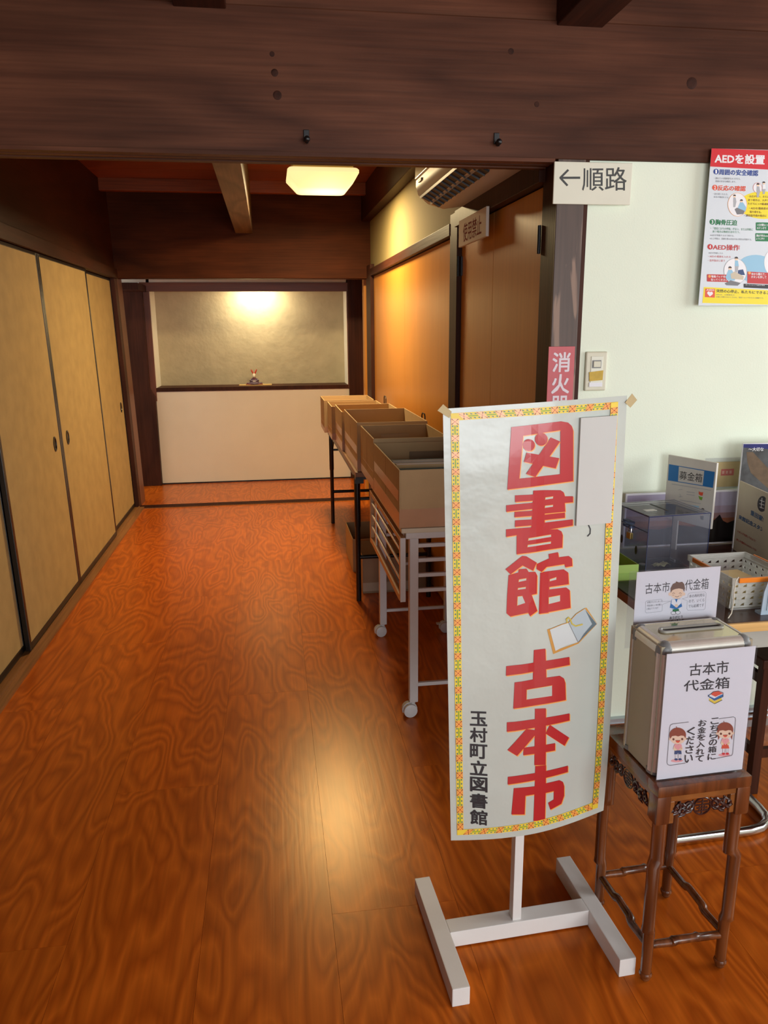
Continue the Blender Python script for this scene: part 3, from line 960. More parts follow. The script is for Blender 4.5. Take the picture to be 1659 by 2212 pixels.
# local x of this board runs towards the viewer along the wall (rotated to face the corridor)
pn = sign_board('prohibition_notice', 'white board with red-brown characters hung on the veneer door', 'sign', (0.806, 3.305, 1.735), (0, 0, R(-90 + 0.56)), 0.405, 0.105, 0.012, plain('matt foam board', (226, 216, 204), rough=0.9, var=0.02, spec=0.1))
pp = Print([(0, 0), (405, 0), (405, 105), (0, 105)], 0.405, 0.105, None, 0.0002)
pp.text('使用禁止', (75, 20, 345, 92), plain('red brown ink', (122, 36, 22), rough=0.9, var=0, spec=0.05), 1, 0.012)
pp.build('lettering', pn)
un = sign_board('upper_notice', 'small pale notice tucked above the prohibition board', 'sign', (0.834, 3.42, 1.80), (0, 0, R(-90 + 0.56)), 0.42, 0.09, 0.004, plain('cream card', (222, 206, 176), rough=0.5, var=0.02))
pp = Print([(0, 0), (420, 0), (420, 90), (0, 90)], 0.42, 0.09)
for k in range(3):
    pp.line([(30 + 26 * k, 60), (44 + 26 * k, 60)], 4, M_BLACK_INK)
pp.build('lettering', un)

# ---- hooks on the beam
def hook(loc, label):
    t = thing('coat_hook', label, 'hook', loc, group='black hooks on the lintel beam')
    MB().box(-0.008, 0.008, -0.004, 0, 0.0, 0.030).build('plate', M_BLACK, t, bevel=0.0015)
    h = MB()
    h.tube([(0, -0.004, 0.004), (0, -0.012, -0.004), (0, -0.022, -0.006), (0, -0.028, 0.0)], 0.0045, 8)
    h.ball((0, -0.028, 0.001), 0.0085)
    h.build('peg', M_BLACK, t, smooth=True)
    return t
hook((0.125, YB, 1.906), 'small black hook on the lintel above the lamp')
hook((0.664, YB, 1.912), 'small black hook on the lintel above the air conditioner')

# ================================================================== wall signs
js = sign_board('direction_sign', 'cream sign with a black arrow and two characters', 'sign', (0.835, YB - 0.012, 1.754), (0, 0, 0), 0.239, 0.115, 0.006, plain('cream sign card', (226, 224, 204), rough=0.5, var=0.015))
pp = Print([(58, 163), (657, 183), (636, 490), (50, 483)], 0.239, 0.115)
ink = plain('charcoal ink', (56, 58, 56), rough=0.5, var=0)
pp.line([(118, 289), (253, 289)], 17, ink, 0)
pp.line([(106, 288), (163, 232)], 16, ink, 0)
pp.line([(106, 290), (158, 344)], 16, ink, 0)
pp.text('順路', (274, 212, 610, 386), ink, 1, 0.004)
pp.build('lettering', js)

fe = sign_board('extinguisher_sign', 'faded red upright sign with white characters on the post', 'sign', (0.843, YB - 0.006, 1.06), (0, 0, 0), 0.084, 0.287, 0.002, M_FADED_RED)
pp = Print([(0, 0), (84, 0), (84, 287), (0, 287)], 0.084, 0.287)
wi = plain('faded white ink', (226, 214, 220), rough=0.5, var=0)
for k, ch in enumerate('消火器'):
    pp.text(ch, (13, 17 + k * 66, 71, 77 + k * 66), wi, 1, 0.022)
pp.build('lettering', fe)

sw = thing('light_switch', 'cream light switch with a scrap of yellow tape', 'switch', (1.003, YB + 0.012, 1.270))
MB().box(-0.035, 0.035, -0.010, 0, -0.060, 0.060).build('plate', plain('cream switch plastic', (212, 208, 184), rough=0.35, var=0.02), sw, bevel=0.004)
MB().box(-0.019, 0.020, -0.012, -0.009, -0.048, 0.046).build('insert', plain('pale switch insert', (222, 222, 204), rough=0.35, var=0.02), sw, bevel=0.001)
MB().box(-0.015, 0.014, -0.0135, -0.011, 0.010, 0.034).build('rocker_frame', M_GREYPL, sw, bevel=0.0008)
MB().box(-0.012, 0.011, -0.016, -0.012, 0.013, 0.031).build('rocker', plain('cream switch plastic', (212, 208, 184)), sw, bevel=0.001)
MB().quadprism([(-0.024, -0.0122, -0.002), (0.022, -0.0122, 0.003), (0.021, -0.0122, -0.027), (-0.022, -0.0122, -0.030)], (0, -0.0008, 0)).build('tape_scrap', plain('yellow tape', (196, 160, 40), rough=0.5, var=0.1, vscale=60), sw)
MB().box(-0.022, 0.021, -0.0126, -0.0120, -0.047, -0.034).build('name_label', M_PAPER, sw)

# ---- AED poster
PX0, PZ0, PWD, PHT = 1.316, 1.466, 0.31, 0.448
po_ = thing('aed_poster', 'colourful first-aid poster with numbered steps and red heading', 'poster', (PX0, YB - 0.014, PZ0), (0, 0, 0))
MB().box(0, PWD, 0, 0.001, 0, PHT).build('sheet', plain('glossy poster paper', (222, 230, 236), rough=0.25, var=0.01, coat=0.3), po_)
# design units: a close view of the poster; corners of the sheet in those units (its right part runs on)
pr = Print([(243, 118), (243 + 683 / 0.17431 * 0.31 * 1.0, 140 + 10), (55 + 871 / 0.23067 * 0.31, 2040 + 20), (55, 2097)], PWD, PHT)
pr.poly([(243, 118), (1460, 158), (1445, 405), (220, 346)], M_CRIM_INK, 0)
pr.text('AEDを設置', [(285, 178), (925, 200), (915, 322), (278, 306)], M_WHITE_INK, 1, 0.035)
pr.build('heading', po_)
def badge(n, x, y, col):
    pr.circle(x, y, 35, col, 1)
    pr.text(n, (x - 11, y - 24, x + 11, y + 24), M_WHITE_INK, 2, 0.03)
badge('1', 297, 410, M_BLUE_INK)
pr.text('周囲の安全確認', [(338, 378), (838, 390), (833, 465), (332, 450)], M_BLUE_INK, 1, 0.03)
pr.build('step_title', po_)
badge('2', 280, 611, M_VERM_INK)
pr.text('反応の確認', [(320, 580), (678, 588), (672, 655), (316, 648)], M_VERM_INK, 1, 0.03)
pr.build('step_title', po_)
badge('3', 243, 1042, M_GREEN_INK)
pr.text('胸骨圧迫', [(285, 1008), (566, 1014), (560, 1085), (280, 1080)], M_GREEN_INK, 1, 0.03)
pr.build('step_title', po_)
badge('4', 212, 1355, plain('dark red ink', (196, 44, 46), rough=0.4, var=0))
pr.text('AED操作', [(252, 1320), (596, 1324), (590, 1396), (247, 1394)], MATS['dark red ink'], 1, 0.025)
pr.build('step_title', po_)
pr.text('・倒れている傷病者をみつけたら、', [(275, 480), (612, 486), (610, 512), (272, 506)], M_GREY_INK, 1)
pr.text('周囲の安全を確認します。', [(288, 518), (552, 524), (550, 548), (286, 542)], M_GREY_INK, 1)
pr.build('step_title', po_)
pr.build('step_text', po_)
pr.text('・肩を軽くたたき、', [(258, 678), (450, 682), (448, 706), (256, 700)], M_GREY_INK, 1)
pr.text('反応の確認をする。', [(266, 716), (464, 722), (462, 744), (264, 738)], M_GREY_INK, 1)
pr.build('step_text', po_)
pr.text('・「普段どおりの呼吸」がない、または判断に', [(222, 1106), (764, 1116), (762, 1146), (220, 1138)], M_GREEN_INK, 1)
pr.text('迷う場合は胸骨圧迫を行う。', [(246, 1148), (598, 1152), (596, 1180), (244, 1176)], M_GREEN_INK, 1)
pr.text('※AEDが到着するまで続ける。', [(216, 1196), (524, 1200), (522, 1224), (214, 1220)], M_GREY_INK, 1)
pr.text('※人工呼吸は、訓練を積み自信がある場合は実施する。', [(212, 1238), (748, 1244), (746, 1268), (210, 1262)], M_GREY_INK, 1)
pr.build('step_text', po_)
pr.text('AEDが到着したら', [(192, 1420), (378, 1422), (376, 1444), (190, 1442)], M_GREY_INK, 1)
pr.text('・AEDの電源を入れる', [(188, 1462), (476, 1464), (474, 1490), (186, 1488)], MATS['dark red ink'], 1)
pr.text('・音声指示に従う', [(184, 1512), (402, 1512), (400, 1540), (182, 1540)], MATS['dark red ink'], 1)
pr.build('step_text', po_)
# yellow bubble with text
pr.circle(900, 825, 320, M_YELLOW2, 0, ry=172, n=28)
for i, tx in enumerate(('・反応がない、または', '迷う場合は、大声で', 'ただちに119番通報')):
    pr.text(tx, [(702, 702 + 46 * i), (970, 706 + 46 * i), (968, 734 + 46 * i), (700, 730 + 46 * i)], M_BROWN_INK, 1, 0.01)
for i, tx in enumerate(('・AEDを傷病者の', '取り寄せる。', '・通信指令員の指示に')):
    pr.text(tx, [((716, 726, 654)[i], 850 + 45 * i), ((960, 872, 940)[i], 852 + 45 * i), ((958, 870, 938)[i], 882 + 45 * i), ((714, 724, 652)[i], 880 + 45 * i)], M_BROWN_INK, 1, 0.01)
pr.build('yellow_bubble', po_)
def fig(cx, cy, s, body, pose=0):
    pr.circle(cx, cy, 20 * s, M_SKIN_INK, 3)
    pr.circle(cx, cy - 6 * s, 21 * s, plain('dark hair ink', (52, 36, 32), rough=0.5, var=0), 4, n=14, a0=175, a1=365)
    if pose == 0:
        pr.poly([(cx - 18 * s, cy + 20 * s), (cx + 18 * s, cy + 20 * s), (cx + 30 * s, cy + 90 * s), (cx - 22 * s, cy + 92 * s)], body, 2)
        pr.poly([(cx - 20 * s, cy + 92 * s), (cx + 28 * s, cy + 90 * s), (cx + 10 * s, cy + 170 * s), (cx - 20 * s, cy + 170 * s)], M_LGREY_INK, 2)
    else:
        pr.poly([(cx - 20 * s, cy + 18 * s), (cx + 20 * s, cy + 14 * s), (cx + 70 * s, cy + 90 * s), (cx + 60 * s, cy + 150 * s), (cx - 40 * s, cy + 150 * s), (cx - 60 * s, cy + 110 * s)], body, 2)
pr.circle(567, 822, 122, M_WHITE_INK, 1, ry=146, n=26)
pr.ring(567, 822, 122, 4, M_ORANGE_INK, 2, ry=146, n=26)
fig(530, 718, 0.8, M_LGREY_INK)
fig(618, 778, 0.85, M_SKY_INK, 1)
pr.poly([(530, 880), (560, 860), (660, 900), (640, 940), (560, 945)], M_GREY_INK, 2)
pr.build('picture', po_)
pr.circle(825, 610, 56, M_WHITE_INK, 1, ry=64)
pr.ring(825, 610, 56, 3, M_VERM_INK, 2, ry=64)
fig(830, 575, 0.9, M_LGREY_INK)
fig(905, 552, 0.8, M_WHITE_INK)
pr.build('picture', po_)
pr.circle(800, 1620, 250, M_SKY_INK, 0, ry=175, n=28)
pr.circle(533, 1655, 146, M_WHITE_INK, 1, ry=160, n=28)
pr.ring(533, 1655, 146, 4, M_LGREY_INK, 2, ry=160, n=28)
pr.circle(1010, 1540, 110, M_WHITE_INK, 1, ry=160, n=28)
fig(548, 1500, 1.0, M_SKY_INK)
pr.poly([(570, 1640), (630, 1630), (655, 1700), (560, 1700)], M_NAVY_INK, 3)
fig(465, 1622, 1.0, M_SKY_INK, 1)
pr.poly([(470, 1690), (520, 1660), (640, 1715), (630, 1760), (480, 1750)], plain('beige print', (206, 194, 170), rough=0.5, var=0), 3)
pr.poly([(400, 1810), (470, 1770), (600, 1800), (560, 1835), (420, 1832)], M_GREY_INK, 3)
pr.build('picture', po_)
pr.rect(168, 1700, 440, 1792, MATS['dark red ink'], 2, 10)
pr.text('電極パッドを', (222, 1712, 400, 1742), M_WHITE_INK, 3, 0.02)
pr.text('貼ってください', (218, 1752, 430, 1782), M_WHITE_INK, 3, 0.02)
pr.circle(200, 1726, 18, M_ORANGE_INK, 3)
pr.build('callout', po_)
pr.poly([(685, 1655), (1100, 1670), (1095, 1810), (685, 1800)], MATS['dark red ink'], 2)
pr.text('体から離れて、', (735, 1668, 915, 1700), M_WHITE_INK, 3, 0.02)
pr.text('ボタンを押して', (732, 1706, 926, 1738), M_WHITE_INK, 3, 0.02)
pr.circle(712, 1672, 18, M_ORANGE_INK, 3)
pr.poly([(640, 1808), (1100, 1818), (1100, 1866), (640, 1856)], M_BLACK_INK, 3)
pr.text('オートショックAEDの場合', (660, 1814, 905, 1830), M_WHITE_INK, 4)
pr.build('callout', po_)
pr.rect(800, 1040, 1100, 1140, M_GREEN_INK, 1, 10)
pr.text('1分間に100', (818, 1056, 990, 1088), M_WHITE_INK, 2, 0.02)
pr.text('のテンポで', (812, 1096, 930, 1126), M_WHITE_INK, 2, 0.02)
pr.build('callout', po_)
pr.rect(793, 1175, 1100, 1275, M_GREEN_INK, 1, 10)
pr.text('胸が約5cm', (802, 1190, 950, 1220), M_WHITE_INK, 2, 0.02)
pr.text('ように押す', (800, 1230, 908, 1256), M_WHITE_INK, 2, 0.02)
pr.build('callout', po_)
pr.poly([(128, 1862), (1500, 1880), (1500, 2075), (106, 2062)], M_YELLOW2, 0)
pr.poly([(143, 1880), (272, 1882), (266, 1992), (138, 1988)], M_VERM_INK, 1)
pr.text('AED', (158, 1886, 260, 1908), M_WHITE_INK, 2, 0.02)
pr.circle(188, 1936, 20, M_WHITE_INK, 2)
pr.circle(222, 1938, 20, M_WHITE_INK, 3)
pr.poly([(170, 1944), (240, 1948), (202, 1980)], M_WHITE_INK, 2)
pr.text('突然の心停止、私たちにできること', [(290, 1885), (1010, 1895), (1008, 1935), (286, 1926)], M_BLACK_INK, 1, 0.02)
pr.text('AEDは、心肺蘇生の', (284, 1944, 520, 1960), M_GREY_INK, 1)
pr.text('必要と判断されたときのみ、電気ショックを与える機器です。', (284, 1972, 890, 1990), M_GREY_INK, 1)
pr.build('footer', po_)

# ================================================================== boxes, folding table, cart
def open_box(loc, w, d, h, label, tape=0.05, rz=0.0, fill=None, flap=False, tape_front=True):
    """open-topped cardboard carton; local origin at its bottom front corner"""
    t = thing('cardboard_box', label, 'box', loc, (0, 0, R(rz)), 'open cardboard book boxes')
    k = 0.005
    MB().box(0, w, 0, d, 0, k).build('bottom', M_CARDIN, t)
    def wallp(name, x0, x1, y0, y1):
        MB().box(x0, x1, y0, y1, k, h).build(name, [M_CARD], t, bevel=0.001)
    wallp('side_wall', 0, k, 0, d)
    wallp('side_wall', w - k, w, 0, d)
    wallp('front_wall', k, w - k, 0, k)
    wallp('rear_wall', k, w - k, d - k, d)
    if tape:
        MB().box(-0.0006, 0, 0.0, d, 0.0, tape).box(-0.0006, 0, 0.02, d - 0.02, tape + 0.035, tape + 0.075 if tape > 0.04 else tape + 0.036).build('side_tape', M_TAPE, t)
        if tape_front:
            MB().box(0.0, w, -0.0006, 0, 0.0, tape + 0.012).build('front_tape', M_TAPE, t)
    return t
ZT = 0.712
F_ = open_box((0.424, 2.548, 0.726), 0.335, 0.665, 0.205, 'open cardboard box of books nearest on the white trolley', 0.055, rz=0.0)
E_ = open_box((0.424, 3.222, 0.726), 0.330, 0.475, 0.222, 'open cardboard box with a crisp inner label, second on the trolley side', 0.04)
D_ = open_box((0.412, 3.745, ZT), 0.355, 0.66, 0.245, 'open cardboard box nearest on the black folding table', 0.05)
C_ = open_box((0.400, 4.43, ZT), 0.350, 0.46, 0.228, 'open cardboard box second on the black folding table')
B_ = open_box((0.378, 4.905, ZT), 0.34, 0.36, 0.215, 'open cardboard box third on the black folding table', 0.03)
A_ = open_box((0.356, 5.275, ZT), 0.345, 0.37, 0.222, 'open cardboard box farthest on the black folding table', 0.03)
MB().box(0.10, 0.24, 0.4655, 0.4665, 0.155, 0.178).build('inner_label', plain('tan label', (176, 150, 112), rough=0.5), E_)
MB().box(0.155, 0.335, 0.655, 0.6565, 0.115, 0.165).build('inner_label', plain('brown label', (120, 90, 54), rough=0.5), F_)
MB().box(0.205, 0.335, -0.0015, -0.0005, 0.125, 0.150).build('paper_strip', M_PAPER, F_)
MB().box(0.19, 0.335, -0.0010, -0.0002, 0.09, 0.18).build('clear_tape', plain('pinkish tape', (196, 158, 128), rough=0.2, var=0.02), F_)
# vertical overlap seam tape edges
for t, d in ((F_, 0.665), (D_, 0.66), (E_, 0.475)):
    MB().box(-0.0004, 0.0002, d * 0.48, d * 0.485, 0.05, 0.20).build('seam', plain('cardboard seam', (120, 88, 52), rough=0.8), t)
# books standing in the boxes
bc = [(210, 200, 170), (40, 92, 84), (190, 160, 90), (150, 130, 100), (90, 100, 120), (200, 190, 180), (120, 60, 50), (60, 80, 60)]
BOOKC = ['cream', 'dark green', 'ochre', 'tan', 'slate blue', 'pale grey', 'brick red', 'moss green']
ORDN = ['first', 'second', 'third', 'fourth', 'fifth', 'sixth', 'seventh', 'eighth', 'ninth', 'tenth']
def books(box, y0, n, h, x0, x1, label, step=0.03):
    for i in range(n):
        ci = (i * 3 + n) % len(bc)
        c = bc[ci]
        lbl = '%s upright book, %s from the front of the nearest trolley box' % (BOOKC[ci], ORDN[i])
        hh = h + rnd.uniform(-0.012, 0.008)
        t = thing('book', lbl, 'book', (box.location.x + x0 + rnd.uniform(0, 0.012), box.location.y + y0 + i * step, box.location.z + 0.006), (R(-6), 0, 0), label_group(label))
        th = step * 0.72
        w = x1 - x0 - rnd.uniform(0.0, 0.03)
        MB().box(0.002, w - 0.003, 0.002, th - 0.002, 0.002, hh - 0.003).build('pages', plain('book pages', (222, 212, 186), rough=0.8, var=0.08, vscale=120), t)
        MB().box(0, w, 0, 0.002, 0, hh).box(0, w, th - 0.002, th, 0, hh).box(0, 0.002, 0, th, 0, hh).build('cover', plain('book cover %d %d %d' % c, c, rough=0.35, var=0.05), t)
def label_group(label):
    return 'books standing in ' + label.split(' in ', 1)[1]
books(F_, 0.16, 9, 0.172, 0.03, 0.30, 'upright book packed in the nearest trolley box', 0.032)

# black folding table
ft = thing('folding_table', 'long folding table with black steel legs under the cardboard boxes', 'table', (0.40, 3.73, 0))
MB().box(0, 0.42, 0, 1.93, ZT - 0.026, ZT - 0.001).build('table_top', plain('brown table top', (140, 100, 64), rough=0.4, var=0.06), ft, bevel=0.002)
MB().box(0.002, 0.418, 0.02, 1.91, ZT - 0.042, ZT - 0.026).build('frame_rail', M_BLACK, ft)
for y in (0.10, 1.80):
    for x in (0.018, 0.395):
        MB().lathe([(0.0135, 0.0), (0.0135, 0.40), (0.016, 0.41), (0.016, ZT - 0.05), (0.022, ZT - 0.045), (0.022, ZT - 0.03)], (x, y, 0), 12).build('leg', M_BLACK, ft, smooth=True)
    MB().tube([(0.02, y, 0.24), (0.393, y, 0.24)], 0.011, 10).build('crossbar', M_BLACK, ft, smooth=True)
    MB().tube([(0.03, y + (0.1 if y < 1 else -0.1), ZT - 0.06), (0.03, y + 0.012, 0.55), (0.39, y + 0.012, 0.55)], 0.008, 8).build('brace', M_BLACK, ft, smooth=True)
    MB().box(0.005, 0.05, y - 0.02, y + 0.03, ZT - 0.075, ZT - 0.042).build('bracket', M_BLACK, ft)

# bent wires standing behind the boxes
for (y, z0, z1, lb) in ((5.42, ZT - 0.001, 0.945, 'thin bent wire loop standing behind the farthest cardboard boxes'), (4.03, ZT - 0.001, 0.968, 'thin bent wire loop standing behind the nearest table box')):
    w = MB().tube([(0.795, y, z0), (0.795, y, z1 - 0.012), (0.795, y - 0.012, z1), (0.795, y - 0.07, z1), (0.795, y - 0.082, z1 - 0.012), (0.795, y - 0.082, z0)], 0.0035, 6)
    o = w.build('wire_bookend', M_DARKMETAL, None, smooth=True)
    tag(o, lb, 'bookend', 'wire loops behind the boxes')

# boxes on the floor below
def floor_box(loc, w, d, h, label, mat):
    t = thing('storage_box', label, 'box', loc, group='boxes on the floor under the tables')
    k = 0.005
    MB().box(0, w, 0, d, 0, k).build('bottom', mat, t)
    MB().box(0, k, 0, d, k, h).build('side_wall', mat, t, bevel=0.001)
    MB().box(w - k, w, 0, d, k, h).build('side_wall', mat, t, bevel=0.001)
    MB().box(k, w - k, 0, k, k, h).build('front_wall', mat, t, bevel=0.001)
    MB().box(k, w - k, d - k, d, k, h).build('rear_wall', mat, t, bevel=0.001)
    return t
sb = plain('grey brown carton', (158, 132, 104), rough=0.7, var=0.06, vscale=8)
b1 = floor_box((0.452, 3.935, 0.0), 0.35, 0.30, 0.215, 'closed grey-brown carton on the floor below the black table', sb)
MB().box(0.002, 0.348, 0.002, 0.298, 0.208, 0.214).build('lid', sb, b1)
MB().box(0.0, 0.26, -0.0008, -0.0001, 0.012, 0.06).build('clear_tape', plain('shiny clear tape', (186, 170, 150), rough=0.15, var=0.06), b1)
MB().box(0.20, 0.27, -0.0008, -0.0001, 0.15, 0.165).build('paper_label', M_PAPER, b1)
floor_box((0.44, 4.33, 0.0), 0.36, 0.42, 0.20, 'open pale carton on the floor behind the closed carton', plain('pale carton', (182, 158, 118), rough=0.7, var=0.06))

# white trolley
ct = thing('book_trolley', 'white steel trolley on casters with a folded side leaf', 'trolley', (0.46, 2.545, 0))
LW = 0.34
for y in (0.0, 0.775):
    for x in (0.0, LW - 0.032):
        MB().box(x, x + 0.032, y, y + 0.032, 0.058, 0.686).build('leg', M_WHITESTEEL, ct, bevel=0.003)
    for z in (0.657, 0.603, 0.547, 0.490):
        MB().box(0.032, LW - 0.032, y + 0.009, y + 0.023, z - 0.007, z + 0.007).build('rung', M_WHITESTEEL, ct, bevel=0.002)
    MB().box(0.032, LW - 0.032, y + 0.009, y + 0.023, 0.117, 0.131).build('rung', M_WHITESTEEL, ct, bevel=0.002)
    MB().box(-0.014, LW + 0.01, y - 0.002, y + 0.034, 0.686, 0.708).build('end_rail', M_WHITESTEEL, ct, bevel=0.002)
MB().box(-0.03, LW + 0.01, -0.005, 0.815, 0.708, 0.725).build('shelf_board', plain('cream shelf board', (210, 200, 176), rough=0.45, var=0.03), ct, bevel=0.002)
# folded leaf on the corridor side
lf = MB()
lf.box(-0.036, -0.018, -0.015, 0.012, 0.460, 0.695)
lf.box(-0.036, -0.018, 0.80, 0.827, 0.450, 0.695)
lf.box(-0.036, -0.018, 0.012, 0.80, 0.455, 0.478)
lf.box(-0.036, -0.018, 0.012, 0.80, 0.677, 0.695)
lfo = lf.build('side_leaf', plain('wood look leaf', (196, 150, 104), rough=0.4, var=0.06), ct, bevel=0.001)
MB().box(-0.0365, -0.0175, -0.0165, -0.0145, 0.460, 0.695).build('leaf_end', M_WHITESTEEL, lfo)
for z in (0.640, 0.585, 0.530):
    MB().tube([(-0.027, -0.005, z), (-0.027, 0.815, z)], 0.0062, 10).build('leaf_rod', M_CHROME, lfo, smooth=True)
MB().box(-0.030, -0.026, 0.66, 0.70, 0.478, 0.69).build('leaf_stay', M_WHITESTEEL, lfo)
def caster(x, y, swing, brake):
    t = bpy.data.objects.new('caster', None)
    COL.objects.link(t)
    t.parent = ct
    t.location = (x, y, 0)
    t.rotation_euler = (0, 0, R(swing))
    for s in (-1, 1):
        MB().lathe([(0.004, -0.008), (0.020, -0.008), (0.0255, -0.0055), (0.0255, 0.006), (0.022, 0.008), (0.004, 0.008)], (0.012, s * 0.0135, 0.0255), 20, 'y').build('wheel', plain('white caster wheel', (205, 205, 206), rough=0.4, var=0.02), t, smooth=True)
    hd = MB()
    pts = []
    for k in range(9):
        a = R(-20 + 27.5 * k)
        pts.append((0.012 + 0.029 * math.cos(a), -0.005, 0.0255 + 0.029 * math.sin(a)))
    pts += [(0.012 + 0.024 * math.cos(R(200 - 27.5 * k)), -0.005, 0.0255 + 0.024 * math.sin(R(200 - 27.5 * k))) for k in range(9)]
    hd.quadprism(pts, (0, 0.010, 0))
    hd.lathe([(0.010, 0.048), (0.010, 0.062)], (0.0, 0, 0), 12)
    hd.build('hood', M_WHITESTEEL, t, smooth=True)
    if brake:
        MB().box(0.034, 0.052, -0.01, 0.01, 0.040, 0.045).build('brake', M_WHITESTEEL, t)
caster(0.014, 0.016, 185, False)
caster(0.014, 0.791, 190, False)
caster(LW - 0.016, 0.016, 175, True)
caster(LW - 0.016, 0.791, 180, True)

# ================================================================== banner stand
YAW = 2.8
st = thing('banner_stand', 'white wooden H-shaped floor stand holding the banner', 'stand', (0.521, 1.482, 0), (0, 0, R(YAW)))
fm = MB().box(-0.0195, 0.0195, -0.172, 0.172, 0, 0.045, bev=0.002)
MB().box(-0.203, -0.164, -0.172, 0.172, 0, 0.045, bev=0.0025).build('foot', M_WHITE, st)
MB().box(0.180, 0.219, -0.172, 0.172, 0, 0.045, bev=0.0025).build('foot', M_WHITE, st)
MB().box(-0.164, 0.180, -0.020, 0.022, 0.004, 0.045, bev=0.002).build('crossbar', M_WHITE, st)
MB().box(-0.0105, 0.0105, -0.014, 0.010, 0.045, 1.20, bev=0.0015).build('post', M_WHITE, st)
MB().box(-0.165, 0.165, -0.012, 0.006, 1.16, 1.20, bev=0.0015).build('top_bar', M_WHITE, st)

# ---- laminated banner
BTL = Vector((0.325, 1.440, 1.252)); BTR = Vector((0.7085, 1.462, 1.268))
BBL = Vector((0.353, 1.440, 0.300)); BBR = Vector((0.731, 1.470, 0.300))
BW, BH = 0.384, 0.955
bn = thing('banner', 'tall white banner with large red characters and patterned border', 'banner', (0, 0, 0))
def bsurf(x, z, e):
    u, v = x / BW, 1 - z / BH
    p = BTL.lerp(BTR, u).lerp(BBL.lerp(BBR, u), v)
    # sheet belly, soft folds and a corner that curls back
    d = 0.012 * math.sin(math.pi * u) * (0.3 + 0.7 * v)
    d += 0.0035 * math.sin(7.5 * v + 3.0 * u) * math.sin(math.pi * u)
    d += 0.0022 * math.exp(-((u - 0.42 - 0.06 * math.sin(5 * v)) / 0.05) ** 2) * math.sin(3.1 * v + 0.3)
    d -= 0.016 * max(0.0, u - 0.45) ** 2 / 0.3 * v ** 3
    d -= 0.004 * max(0.0, v - 0.86) / 0.14 * u
    zz = 0.008 * math.sin(math.pi * u) * v ** 4
    return (p.x, p.y - d - e, p.z - zz)
M_SHEET = plain('laminated white sheet', (196, 204, 196), rough=0.3, var=0.01, vscale=4, bump=0.55, bscale=9, coat=0.35)
gx, gz = 26, 64
vs = []; fs = []
for side in (0.0, -0.0008):
    for j in range(gz + 1):
        for i in range(gx + 1):
            vs.append(bsurf(BW * i / gx, BH * j / gz, side))
n0 = (gx + 1) * (gz + 1)
for s in (0, 1):
    for j in range(gz):
        for i in range(gx):
            a = s * n0 + j * (gx + 1) + i
            q = (a, a + 1, a + gx + 2, a + gx + 1)
            fs.append(q if s == 0 else q[::-1])
for i in range(gx):
    fs.append((i, i + n0, i + 1 + n0, i + 1)); a = gz * (gx + 1) + i; fs.append((a, a + 1, a + 1 + n0, a + n0))
for j in range(gz):
    a = j * (gx + 1); fs.append((a, a + gx + 1, a + gx + 1 + n0, a + n0)); a += gx; fs.append((a, a + n0, a + gx + 1 + n0, a + gx + 1))
MB().add(vs, fs).build('sheet', M_SHEET, bn, smooth=True, ang=60)
